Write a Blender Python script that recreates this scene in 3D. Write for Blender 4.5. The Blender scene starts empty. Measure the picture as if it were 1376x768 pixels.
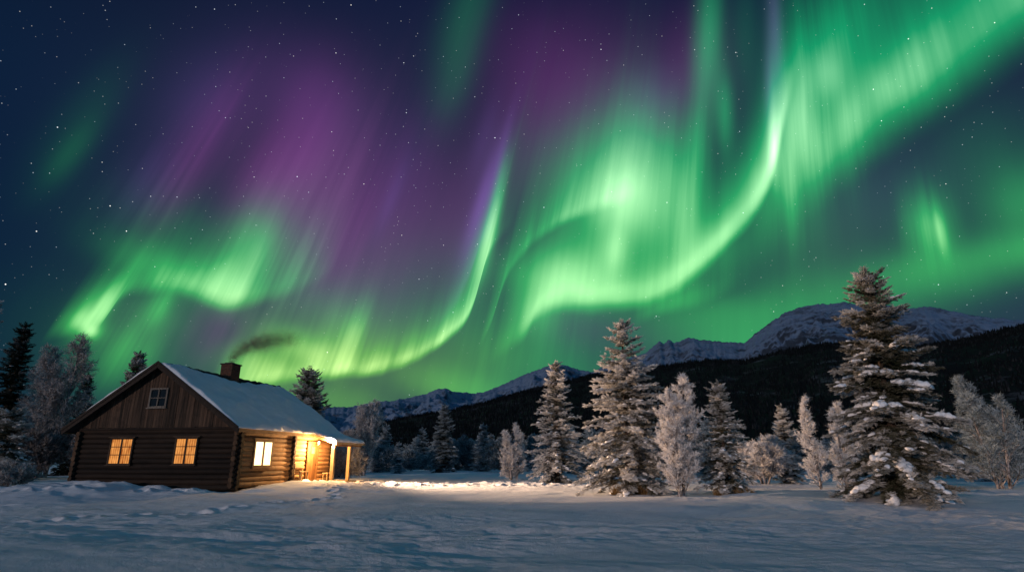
import bpy, bmesh, math, random
import numpy as np
from mathutils import Vector, Matrix

scene = bpy.context.scene
COL = scene.collection
rad = math.radians

# ------------------------------------------------------------------ camera
CAM_Z = 1.3
PITCH = rad(16.3)
FPX = 800.0                       # focal length in pixels of the 1376 px wide photograph
cd = bpy.data.cameras.new('camera')
cam = bpy.data.objects.new('camera', cd)
COL.objects.link(cam)
cam.location = (0, 0, CAM_Z)
cam.rotation_euler = (math.pi / 2 + PITCH, 0, 0)
cd.sensor_width = 36.0
cd.lens = 36.0 * FPX / 1376.0
cd.clip_start = 0.05
cd.clip_end = 60000
scene.camera = cam

scene.view_settings.view_transform = 'Standard'
scene.view_settings.look = 'None'
scene.view_settings.exposure = 0.0
scene.view_settings.gamma = 1.0
scene.view_settings.use_curve_mapping = False
scene.render.engine = 'CYCLES'
cy = scene.cycles
cy.max_bounces = 5
cy.diffuse_bounces = 3
cy.glossy_bounces = 2
cy.transmission_bounces = 4
cy.volume_bounces = 1
cy.transparent_max_bounces = 12
cy.sample_clamp_indirect = 4.0
cy.use_adaptive_sampling = True
cy.adaptive_threshold = 0.012

# ------------------------------------------------------------------ sky: a night sky with aurora, a function of direction only
def bearing(x, y):
    """Unit direction in the sky for a bearing measured on the photograph."""
    a, b = (x - 688.0) / FPX, (384.0 - y) / FPX
    v = np.array([a, math.cos(PITCH) - b * math.sin(PITCH), math.sin(PITCH) + b * math.cos(PITCH)])
    return v / np.linalg.norm(v)

# the rays of an aurora follow the magnetic field, so they all run towards the magnetic zenith
ZEN = bearing(1000, -1000)
E1 = bearing(688, 400); E1 = E1 - ZEN * E1.dot(ZEN); E1 /= np.linalg.norm(E1)
E2 = np.cross(E1, ZEN)

def lam_h(x, y):
    d = bearing(x, y)
    return math.atan2(d.dot(E2), d.dot(E1)), -math.acos(max(-1, min(1, d.dot(ZEN))))

world = bpy.data.worlds.new("World")
scene.world = world
world.use_nodes = True
NT = world.node_tree
NT.nodes.clear()

class G:
    """small expression helper over a node tree"""
    def __init__(s, nt): s.nt = nt
    def n(s, t, **kw):
        k = s.nt.nodes.new(t)
        for a, v in kw.items(): setattr(k, a, v)
        return k
    def put(s, sock, v):
        if isinstance(v, bpy.types.NodeSocket): s.nt.links.new(v, sock)
        else: sock.default_value = v
    def m(s, op, a, b=0.0, c=None, clamp=False):
        k = s.n('ShaderNodeMath', operation=op, use_clamp=clamp)
        s.put(k.inputs[0], a); s.put(k.inputs[1], b)
        if c is not None: s.put(k.inputs[2], c)
        return k.outputs[0]
    def dot(s, v, c):
        k = s.n('ShaderNodeVectorMath', operation='DOT_PRODUCT')
        s.put(k.inputs[0], v); k.inputs[1].default_value = [float(q) for q in c]
        return k.outputs['Value']
    def mr(s, v, a, b, c, d, smooth=False):
        k = s.n('ShaderNodeMapRange', clamp=True)
        k.interpolation_type = 'SMOOTHSTEP' if smooth else 'LINEAR'
        s.put(k.inputs[0], v)
        for i, q in enumerate((a, b, c, d)): s.put(k.inputs[1 + i], q)
        return k.outputs[0]
    def curve(s, v, pts):
        """pts in the unit square"""
        k = s.n('ShaderNodeFloatCurve')
        c = k.mapping.curves[0]
        pts = sorted(pts)
        c.points[0].location = pts[0]; c.points[1].location = pts[-1]
        for p in pts[1:-1]: c.points.new(*p)
        for p in c.points: p.handle_type = 'AUTO_CLAMPED'
        k.mapping.use_clip = False
        k.mapping.update()
        s.put(k.inputs['Value'], v)
        return k.outputs[0]
    def xyz(s, x, y, z):
        k = s.n('ShaderNodeCombineXYZ')
        for i, q in enumerate((x, y, z)): s.put(k.inputs[i], q)
        return k.outputs[0]
    def noise(s, v, scale, detail=2.0, rough=0.5, dims='3D'):
        k = s.n('ShaderNodeTexNoise', noise_dimensions=dims)
        s.put(k.inputs['Vector'], v)
        k.inputs['Scale'].default_value = scale
        k.inputs['Detail'].default_value = detail
        k.inputs['Roughness'].default_value = rough
        return k.outputs['Fac']
    def vec(s, op, a, b=None, scale=None):
        k = s.n('ShaderNodeVectorMath', operation=op)
        s.put(k.inputs[0], a)
        if b is not None: s.put(k.inputs[1], b)
        if scale is not None: s.put(k.inputs['Scale'], scale)
        return k.outputs[0]
W = G(NT)
DIR = W.vec('NORMALIZE', W.n('ShaderNodeTexCoord').outputs['Generated'])
lam0 = W.m('ARCTAN2', W.dot(DIR, E2), W.dot(DIR, E1))
h0 = W.m('MULTIPLY', W.m('ARCCOSINE', W.dot(DIR, ZEN)), -1.0)
# slow wander of the curtains and the fine ray structure along the field lines
wob = W.noise(DIR, 5.0, 2.0)
wob = W.m('SUBTRACT', wob, 0.5)
HH = W.m('MULTIPLY_ADD', wob, 0.010, h0)
HH = W.m('MULTIPLY_ADD', W.m('SUBTRACT', W.noise(DIR, 17.0, 2.0), 0.5), 0.013, HH)
wob2 = W.m('SUBTRACT', W.noise(W.vec('ADD', DIR, (3.1, 1.7, 5.2)), 4.0, 1.0), 0.5)
LL = W.m('MULTIPLY_ADD', wob2, 0.012, lam0)
ray_a = W.noise(W.xyz(LL, W.m('MULTIPLY', HH, 0.05), 0.0), 38.0, 3.0, 0.6)
ray_b = W.noise(W.xyz(LL, W.m('MULTIPLY', HH, 0.08), 7.0), 11.0, 2.0, 0.5)
RAY = W.m('MULTIPLY', W.mr(ray_a, 0.25, 0.75, 0.55, 1.45), W.mr(ray_b, 0.25, 0.75, 0.7, 1.3))
RAY_SOFT = W.mr(ray_b, 0.2, 0.8, 0.75, 1.25)

def ribbon(pts, soft=14, ray=1.0, edge=None):
    """One auroral curtain: pts = (x, y, strength, height) along its lower border."""
    rows = []
    for x, y, I, H in pts:
        l, h = lam_h(x, y)
        zx, zy = 1000 - x, -1000 - y
        k = H / math.hypot(zx, zy)
        h2 = lam_h(x + zx * k, y + zy * k)[1]
        rows.append((l, h, I, h2 - h))
    rows.sort()
    la, lb = rows[0][0], rows[-1][0]
    hs = [r[1] for r in rows]; ha, hb = min(hs) - .01, max(hs) + .01
    Hm = max(r[3] for r in rows); Im = max(r[2] for r in rows)
    t = W.mr(LL, la, lb, 0.0, 1.0)
    u = [(r[0] - la) / (lb - la) for r in rows]
    base = W.m('MULTIPLY_ADD', W.curve(t, [(a, (r[1] - ha) / (hb - ha)) for a, r in zip(u, rows)]), hb - ha, ha)
    inten = W.m('MULTIPLY', W.curve(t, [(a, r[2] / Im) for a, r in zip(u, rows)]), Im)
    hei = W.m('MULTIPLY', W.curve(t, [(a, r[3] / Hm) for a, r in zip(u, rows)]), Hm)
    d = W.m('SUBTRACT', HH, base)
    up = W.m('EXPONENT', W.m('MULTIPLY', W.m('DIVIDE', W.m('MAXIMUM', d, 0.0), hei), -1.0))
    s = soft / FPX * 0.8
    low = W.mr(d, -s, s * 0.9, 0.0, 1.0, True)
    v = W.m('MULTIPLY', W.m('MULTIPLY', up, low), W.m('MAXIMUM', inten, 0.0))
    if ray: v = W.m('MULTIPLY', v, RAY if ray == 1.0 else RAY_SOFT)
    return v

def blob(x, y, rx, ry, I, ray=0.0, tilt=0.0):
    """A soft patch: half widths rx across and ry along the field lines."""
    l, h = lam_h(x, y)
    wl = abs(lam_h(x + rx, y)[0] - l)
    zx, zy = 1000 - x, -1000 - y
    k = ry / math.hypot(zx, zy)
    wh = abs(lam_h(x + zx * k, y + zy * k)[1] - h)
    dl = W.m('SUBTRACT', LL, l); dh = W.m('SUBTRACT', HH, h)
    if tilt: dl = W.m('MULTIPLY_ADD', dh, tilt * wl / wh, dl)
    a = W.m('MULTIPLY', dl, 1 / wl); b = W.m('MULTIPLY', dh, 1 / wh)
    q = W.m('MULTIPLY_ADD', a, a, W.m('MULTIPLY', b, b))
    v = W.m('MULTIPLY', W.m('EXPONENT', W.m('MULTIPLY', q, -1.0)), I)
    if ray: v = W.m('MULTIPLY', v, RAY if ray == 1.0 else RAY_SOFT)
    return v

def total(items):
    acc = None
    for f in items:
        v = f[0](*f[1], **f[2])
        acc = v if acc is None else W.m('ADD', acc, v)
    return acc
def R(*a, **k): return (ribbon, a, k)
def B(*a, **k): return (blob, a, k)

GREEN = total([
    # left fold
    R([(62, 446, 0, 50), (88, 440, .30, 52), (112, 436, .52, 48), (140, 428, .46, 48), (158, 400, .36, 42), (176, 388, .30, 36), (205, 386, .32, 34), (245, 386, .34, 32),
       (270, 398, .44, 44), (300, 408, .50, 50), (335, 406, .36, 58), (370, 396, .20, 64), (405, 384, .11, 64), (450, 365, 0, 60)], soft=20),
    B(118, 440, 22, 16, .26), B(345, 330, 36, 45, .08, ray=.5), B(250, 330, 110, 50, .05, ray=1.0),
    B(306, 380, 36, 30, .26), B(230, 366, 80, 26, .20, ray=.5), B(120, 425, 24, 34, .20, ray=.5), B(345, 345, 22, 50, .10), B(140, 405, 9, 34, .20), B(165, 380, 10, 40, .14), B(122, 446, 12, 9, .38), B(140, 405, 12, 30, .22, ray=1.0), B(215, 412, 14, 30, .24, ray=1.0), B(170, 470, 45, 42, .20, ray=1.0),
    B(210, 420, 55, 30, .10),
    B(330, 330, 35, 60, .10, ray=.5), B(395, 370, 30, 60, .08, ray=1.0),
    # lower arc over the cabin
    R([(270, 535, 0, 60), (320, 520, .42, 34), (370, 510, .56, 30), (430, 503, .62, 28), (490, 498, .60, 24), (530, 490, .58, 26), (565, 475, .66, 26), (600, 452, .68, 34),
       (625, 428, .66, 50), (640, 395, .62, 60), (652, 350, .46, 60), (668, 322, .12, 60), (690, 300, 0, 60)], soft=15),
    B(655, 320, 8, 50, .40), B(664, 280, 7, 50, .22), B(672, 240, 7, 40, .10), B(648, 345, 14, 60, .16, ray=1.0),
    B(410, 468, 60, 22, .30), B(472, 450, 22, 40, .22, ray=1.0), B(345, 490, 40, 22, .26), B(440, 430, 50, 40, .08, ray=1.0), B(380, 525, 90, 22, .12),
    # thin arms left of the swirl
    R([(640, 470, 0, 40), (660, 430, .14, 60), (680, 372, .22, 60), (705, 335, .24, 50), (740, 305, .28, 45), (780, 285, .30, 45), (830, 270, .20, 60), (870, 260, 0, 60)], soft=16),
    # swirl
    R([(655, 480, 0, 40), (690, 455, .22, 55), (708, 440, .48, 50), (722, 418, .55, 40), (745, 407, .62, 36), (800, 405, .72, 36), (850, 400, .84, 26), (900, 384, .88, 26), (945, 352, .92, 28),
       (985, 312, .98, 36), (1012, 280, .98, 44), (1032, 244, .96, 54), (1044, 205, .80, 60), (1056, 150, .40, 60), (1068, 100, .12, 60), (1085, 40, 0, 60)], soft=26, ray=.5),
    B(838, 268, 44, 40, .30, ray=.5), B(845, 225, 26, 60, .12, ray=.5), B(845, 300, 100, 70, .19, ray=.5), B(760, 380, 80, 30, .18), B(970, 335, 50, 34, .10), B(1020, 262, 26, 56, .14), B(1041, 205, 8, 40, .42), B(720, 415, 26, 30, .24), B(900, 240, 40, 70, .14, ray=.5), B(820, 230, 90, 60, .14, ray=.5), B(828, 335, 16, 30, .30), B(760, 375, 60, 34, .24), B(860, 290, 80, 70, .18), B(850, 190, 60, 70, .15, ray=.5), B(885, 215, 30, 60, .08, ray=1.0),
    B(925, 290, 20, 70, .16, ray=1.0), B(790, 345, 60, 30, .12),
    B(1041, 165, 7, 55, .22), B(1062, 150, 14, 70, .20, ray=.5), B(1076, 150, 16, 60, .20, ray=.5), B(1096, 92, 26, 50, .20, ray=.5), B(1125, 60, 34, 50, .12, ray=.5), B(1105, 180, 24, 50, .14, ray=1.0), B(1160, 110, 50, 50, .10, ray=.5),
    # hanging veil under it
    R([(850, 430, 0, 50), (880, 418, .16, 40), (910, 410, .22, 40), (950, 400, .14, 40), (990, 380, .05, 50), (1020, 370, 0, 50)], soft=18),
    B(1060, 240, 40, 80, .12, ray=1.0),
    # broad band to the upper right
    R([(1010, 330, 0, 90), (1060, 262, .14, 90), (1100, 226, .30, 90), (1140, 190, .40, 85), (1200, 146, .44, 85), (1260, 100, .46, 85), (1330, 44, .46, 85), (1420, -30, .46, 90), (1560, -120, .4, 80), (1700, -200, 0, 80)], soft=72, ray=.5),
    B(1112, 104, 20, 34, .26, ray=.5), B(1222, 92, 22, 36, .13, ray=1.0), B(1190, 120, 26, 26, .15, ray=1.0), B(1142, 160, 26, 30, .13, ray=1.0), B(1150, 20, 50, 60, .10, ray=1.0), B(1082, 130, 14, 90, .22, ray=1.0), B(1068, 185, 18, 70, .20, ray=.5), B(1110, 200, 40, 60, .14, ray=1.0), B(1100, 40, 40, 60, .10, ray=1.0), B(1062, 250, 16, 70, .10, ray=1.0), B(1265, 50, 30, 40, .08, ray=1.0),
    R([(1090, 240, 0, 40), (1125, 196, .22, 40), (1170, 160, .28, 46), (1220, 120, .30, 50), (1290, 66, .34, 52), (1376, -4, .36, 56), (1480, -80, .3, 60), (1640, -180, 0, 60)], soft=60, ray=.5),
    # rays at the top
    B(952, 60, 18, 90, .24, ray=.5), B(974, 150, 12, 50, .20, ray=.5, tilt=.3), B(940, 190, 14, 60, .14, ray=1.0), B(1000, 60, 20, 90, .05),
    B(628, 20, 30, 90, .062), B(612, 110, 24, 60, .036), B(92, 205, 22, 52, .040), B(110, 160, 40, 90, .020),
    # right side
    B(1264, 310, 9, 30, .34), B(1246, 302, 30, 42, .34, ray=1.0), B(1300, 352, 150, 34, .15), B(1390, 270, 70, 50, .20), B(1200, 290, 160, 90, .035), B(1330, 210, 80, 70, .04), B(1080, 330, 80, 60, .05), B(1130, 395, 150, 36, .13), B(1390, 330, 90, 24, .12), B(1240, 365, 60, 30, .06), B(985, 420, 140, 26, .10),
    # glow above the horizon
    B(640, 500, 200, 60, .07), B(620, 525, 90, 26, .20), B(740, 490, 130, 50, .08), B(1000, 450, 170, 40, .16), B(1000, 470, 90, 30, .12), B(470, 540, 60, 30, .14), B(660, 450, 40, 90, .06, ray=1.0), B(740, 450, 40, 60, .06, ray=1.0), B(560, 420, 120, 90, .05), B(180, 480, 140, 90, .05),
    B(720, 360, 90, 110, .03),
])
PURPLE = total([
    B(405, 215, 62, 95, .46, ray=.5), B(440, 320, 70, 110, .34, ray=1.0), B(285, 170, 40, 90, .20, ray=1.0), B(235, 250, 30, 70, .20, ray=1.0), B(490, 250, 90, 140, .12, ray=1.0),
    B(360, 230, 140, 120, .08, ray=.5), B(480, 320, 110, 130, .11), B(350, 255, 40, 60, .24, ray=1.0), B(410, 120, 60, 60, .14),
    B(300, 445, 55, 55, .26, ray=1.0), B(560, 330, 90, 130, .20, ray=.5), B(625, 300, 50, 90, .20), B(480, 400, 70, 60, .10),
    B(800, 120, 130, 90, .30), B(725, 190, 70, 100, .24, ray=.5), B(930, 90, 40, 70, .20), B(700, 60, 60, 60, .06),
    B(870, 170, 50, 50, .12), B(180, 430, 60, 50, .10), B(800, 440, 110, 30, .10), B(1120, 330, 90, 70, .05), B(740, 350, 30, 50, .06),
])
VIOLET = total([
    R([(560, 470, 0, 120), (600, 425, .06, 110), (630, 370, .16, 100), (645, 330, .20, 90), (665, 310, 0, 90)], soft=26, ray=.5),
    B(640, 300, 13, 70, .24), B(650, 255, 8, 60, .2), B(668, 225, 7, 70, .26), B(650, 190, 14, 60, .10), B(525, 270, 10, 50, .12), B(540, 230, 40, 80, .05),
    B(1042, 60, 10, 90, .26), B(1034, 130, 7, 60, .2), B(880, 130, 40, 40, .07), B(200, 240, 40, 60, .10, ray=1.0), B(270, 130, 60, 70, .10, ray=.5), B(420, 130, 120, 70, .07),
    B(1180, 260, 120, 60, .05), B(760, 430, 60, 40, .05),
])
EL = W.dot(DIR, (0, 0, 1)); AX = W.dot(DIR, (1, 0, 0))
def mixc(f, a, b):
    k = W.n('ShaderNodeMix', data_type='RGBA')
    W.put(k.inputs['Factor'], f); W.put(k.inputs[6], a); W.put(k.inputs[7], b)
    return k.outputs[2]
def c4(*a): return (*a, 1.0)
# plain night sky: navy overhead, teal towards the horizon
base = mixc(W.mr(EL, 0.0, 0.75, 0, 1), c4(.024, .050, .082), c4(.0035, .0065, .036))
base = mixc(W.mr(AX, -.75, -.35, 1, 0, True), base, c4(.002, .012, .040))
base = mixc(W.m('MULTIPLY', W.mr(EL, 0.45, 0.8, 0, 1, True), W.mr(AX, -.7, -.15, 1, 0, True)), base, c4(.001, .003, .010))
# the unseen sky behind the camera, brightened as added fill for snow and gable
AY = W.dot(DIR, (0, 1, 0))
base = mixc(W.mr(AY, .25, -.5, 0, 1, True), base, c4(.046, .158, .285))
# green: yellowish low in the sky (long air path), emerald high up and to the east
low = W.m('MULTIPLY', W.mr(EL, .15, .27, 1, 0, True), W.m('MULTIPLY', W.mr(AX, -.25, .12, 1, 0, True), W.mr(AX, -.50, -.38, .15, 1, True)))
gcol = mixc(low, c4(.055, .74, .12), c4(.24, .78, .045))
gcol = mixc(W.m('MULTIPLY', W.mr(EL, .25, .55, 0, 1), W.mr(AX, -.5, .35, .4, 1)), gcol, c4(.0005, .62, .185))
GREEN = W.m('MULTIPLY', GREEN, W.m('MULTIPLY', W.mr(ray_a, .25, .75, .93, 1.07), 1.48))
g2 = W.m('POWER', W.m('MAXIMUM', W.m('SUBTRACT', GREEN, .50), 0.0), 1.2)
out = W.vec('ADD', base, W.vec('SCALE', gcol, scale=GREEN))
out = W.vec('ADD', out, W.vec('SCALE', (.50, .15, .30), scale=g2))
out = W.vec('ADD', out, W.vec('SCALE', (.175, .025, .175), scale=PURPLE))
out = W.vec('ADD', out, W.vec('SCALE', (.19, .085, .40), scale=VIOLET))
# stars
def stars(scale, r0, r1, keep, gain):
    k = W.n('ShaderNodeTexVoronoi', voronoi_dimensions='3D', feature='F1')
    W.put(k.inputs['Vector'], DIR); k.inputs['Scale'].default_value = scale
    sep = W.n('ShaderNodeSeparateColor'); W.put(sep.inputs[0], k.outputs['Color'])
    pick = W.m('POWER', W.mr(sep.outputs[0], keep, 1.0, 0.0, 1.0), 2.2)
    disc = W.mr(k.outputs['Distance'], r0, r1, 1.0, 0.0, True)
    return W.m('MULTIPLY', W.m('MULTIPLY', disc, pick), gain), sep.outputs[1]
s1, t1 = stars(150, .02, .12, .30, 0.75)
s2, t2 = stars(72, .012, .066, .25, 2.1)
s3, t3 = stars(34, .008, .034, .45, 3.2)
ST = W.m('ADD', W.m('ADD', s1, s2), s3)
ST = W.m('MULTIPLY', ST, W.mr(EL, .05, .3, .25, 1.0))
out = W.vec('ADD', out, W.vec('SCALE', mixc(t3, c4(.75, .88, 1.0), c4(1, .95, .85)), scale=ST))
bg = W.n('ShaderNodeBackground')
W.put(bg.inputs['Color'], out)
bg.inputs['Strength'].default_value = 1.0
wo = W.n('ShaderNodeOutputWorld')
NT.links.new(bg.outputs[0], wo.inputs['Surface'])
world.cycles.sampling_method = 'MANUAL'
world.cycles.sample_map_resolution = 1024
# ------------------------------------------------------------------ moonlight (low, from behind the photographer's left shoulder)
sl = bpy.data.lights.new('moon', 'SUN')
sl.energy = 1.3
sl.angle = rad(0.6)
sl.color = (1.0, 0.76, 0.66)
so = bpy.data.objects.new('moon', sl)
COL.objects.link(so)
MOON_AZ, MOON_EL = rad(38), rad(5.2)
mdir = Vector((math.sin(MOON_AZ) * math.cos(MOON_EL), math.cos(MOON_AZ) * math.cos(MOON_EL), -math.sin(MOON_EL)))
so.rotation_euler = mdir.to_track_quat('-Z', 'Y').to_euler()
so.location = (-40, -40, 30)

# ------------------------------------------------------------------ helpers
def tag(o, label=None, cat=None, group=None, kind=None):
    if label: o['label'] = label
    if cat: o['category'] = cat
    if group: o['group'] = group
    if kind: o['kind'] = kind
    return o

def empty(name, loc=(0, 0, 0), rz=0.0):
    o = bpy.data.objects.new(name, None)
    COL.objects.link(o)
    o.location = loc
    o.rotation_euler = (0, 0, rz)
    o.empty_display_size = 0.3
    return o

def mesh_np(name, V, F, mat, parent=None, attrs=None, smooth=False, loc=None):
    """V (n,3); F (m,3) or (m,4) or list of arrays of mixed sizes"""
    V = np.asarray(V, dtype=np.float32)
    Fs = F if isinstance(F, list) else [F]
    Fs = [np.asarray(f, dtype=np.int32) for f in Fs if len(f)]
    me = bpy.data.meshes.new(name)
    me.vertices.add(len(V)); me.vertices.foreach_set('co', V.ravel())
    nl = sum(f.size for f in Fs); nf = sum(len(f) for f in Fs)
    me.loops.add(nl); me.polygons.add(nf)
    me.loops.foreach_set('vertex_index', np.concatenate([f.ravel() for f in Fs]))
    tot = np.concatenate([np.full(len(f), f.shape[1], dtype=np.int32) for f in Fs])
    start = np.concatenate([[0], np.cumsum(tot)[:-1]]).astype(np.int32)
    me.polygons.foreach_set('loop_start', start)
    me.polygons.foreach_set('loop_total', tot)
    if smooth: me.polygons.foreach_set('use_smooth', np.ones(nf, dtype=bool))
    for k, v in (attrs or {}).items():
        a = me.attributes.new(k, 'FLOAT', 'POINT')
        a.data.foreach_set('value', np.asarray(v, dtype=np.float32))
    me.materials.append(mat)
    me.update(calc_edges=True)
    me.validate()
    o = bpy.data.objects.new(name, me)
    COL.objects.link(o)
    if parent: o.parent = parent
    if loc is not None: o.location = loc
    return o

class MB:
    """collects boxes, tubes and loose polygons into one mesh, in the local space of its parent"""
    def __init__(s): s.v = []; s.f = []; s.t = []
    def poly(s, pts, faces, tint=0.5):
        b = len(s.v)
        s.v += [tuple(map(float, p)) for p in pts]
        s.t += [tint] * len(pts)
        s.f += [[b + i for i in f] for f in faces]
    def box(s, a, b, tint=0.5):
        x0, y0, z0 = a; x1, y1, z1 = b
        x0, x1 = min(x0, x1), max(x0, x1); y0, y1 = min(y0, y1), max(y0, y1); z0, z1 = min(z0, z1), max(z0, z1)
        s.poly([(x0, y0, z0), (x1, y0, z0), (x1, y1, z0), (x0, y1, z0), (x0, y0, z1), (x1, y0, z1), (x1, y1, z1), (x0, y1, z1)],
               [(0, 3, 2, 1), (4, 5, 6, 7), (0, 1, 5, 4), (1, 2, 6, 5), (2, 3, 7, 6), (3, 0, 4, 7)], tint)
    def tube(s, pts, radii, seg=8, tint=0.5, cap=True, squash=(1, 1)):
        pts = [Vector(p) for p in pts]
        rings = []
        n = len(pts)
        up = Vector((0, 0, 1))
        for i, p in enumerate(pts):
            d = (pts[min(i + 1, n - 1)] - pts[max(i - 1, 0)]).normalized()
            a = d.cross(up)
            if a.length < 1e-3: a = d.cross(Vector((1, 0, 0)))
            a.normalize(); b = a.cross(d).normalized()
            r = radii[i] if hasattr(radii, '__len__') else radii
            rings.append([p + a * (r * squash[0] * math.cos(2 * math.pi * k / seg)) + b * (r * squash[1] * math.sin(2 * math.pi * k / seg)) for k in range(seg)])
        vs = [v for r in rings for v in r]
        fs = []
        for i in range(n - 1):
            for k in range(seg):
                fs.append((i * seg + k, i * seg + (k + 1) % seg, (i + 1) * seg + (k + 1) % seg, (i + 1) * seg + k))
        if cap:
            fs.append(tuple(range(seg))[::-1]); fs.append(tuple((n - 1) * seg + k for k in range(seg)))
        s.poly(vs, fs, tint)
    def build(s, name, mat, parent=None, smooth=False, bevel=0.0):
        me = bpy.data.meshes.new(name)
        me.from_pydata(s.v, [], s.f)
        a = me.attributes.new('tint', 'FLOAT', 'POINT')
        a.data.foreach_set('value', s.t)
        me.materials.append(mat)
        if smooth:
            for p in me.polygons: p.use_smooth = len(p.vertices) == 4
        bm = bmesh.new(); bm.from_mesh(me); bmesh.ops.recalc_face_normals(bm, faces=bm.faces); bm.to_mesh(me); bm.free()
        me.update()
        o = bpy.data.objects.new(name, me)
        COL.objects.link(o)
        if parent: o.parent = parent
        if bevel:
            m = o.modifiers.new('bevel', 'BEVEL'); m.width = bevel; m.segments = 2; m.limit_method = 'ANGLE'
        return o

# value noise in the plane
_rs = np.random.RandomState(7)
_PERM = _rs.rand(256, 256)
def vnoise(x, y):
    xi = np.floor(x).astype(int); yi = np.floor(y).astype(int)
    fx = x - xi; fy = y - yi
    fx = fx * fx * fx * (fx * (fx * 6 - 15) + 10); fy = fy * fy * fy * (fy * (fy * 6 - 15) + 10)
    g = lambda a, b: _PERM[a & 255, b & 255]
    return (g(xi, yi) * (1 - fx) + g(xi + 1, yi) * fx) * (1 - fy) + (g(xi, yi + 1) * (1 - fx) + g(xi + 1, yi + 1) * fx) * fy
def fbm(x, y, oct=4, gain=.5, lac=2.03):
    s = 0; a = 1; n = 0
    for k in range(oct):
        s = s + a * (vnoise(x + 17.3 * k, y - 9.1 * k) - .5); n += a; a *= gain; x = x * lac; y = y * lac
    return s / n * 2
def sstep(a, b, x):
    t = np.clip((x - a) / (b - a), 0, 1)
    return t * t * (3 - 2 * t)

# ------------------------------------------------------------------ materials
def material(name):
    m = bpy.data.materials.new(name)
    m.use_nodes = True
    m.node_tree.nodes.clear()
    g = G(m.node_tree)
    out = g.n('ShaderNodeOutputMaterial')
    return m, g, out
def principled(g, out, color, rough=.7, normal=None, spec=.3, metal=0.0):
    b = g.n('ShaderNodeBsdfPrincipled')
    g.put(b.inputs['Base Color'], color)
    g.put(b.inputs['Roughness'], rough)
    g.put(b.inputs['Metallic'], metal)
    b.inputs['Specular IOR Level'].default_value = spec
    if normal is not None: g.put(b.inputs['Normal'], normal)
    g.nt.links.new(b.outputs[0], out.inputs[0])
    return b
def bump(g, h, strength=.3, dist=.02):
    k = g.n('ShaderNodeBump')
    k.inputs['Strength'].default_value = strength; k.inputs['Distance'].default_value = dist
    g.put(k.inputs['Height'], h)
    return k.outputs[0]
def gmix(g, f, a, b):
    k = g.n('ShaderNodeMix', data_type='RGBA')
    g.put(k.inputs['Factor'], f); g.put(k.inputs[6], a); g.put(k.inputs[7], b)
    return k.outputs[2]
def attr(g, name):
    return g.n('ShaderNodeAttribute', attribute_name=name).outputs['Fac']
def objco(g): return g.n('ShaderNodeTexCoord').outputs['Object']

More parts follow.
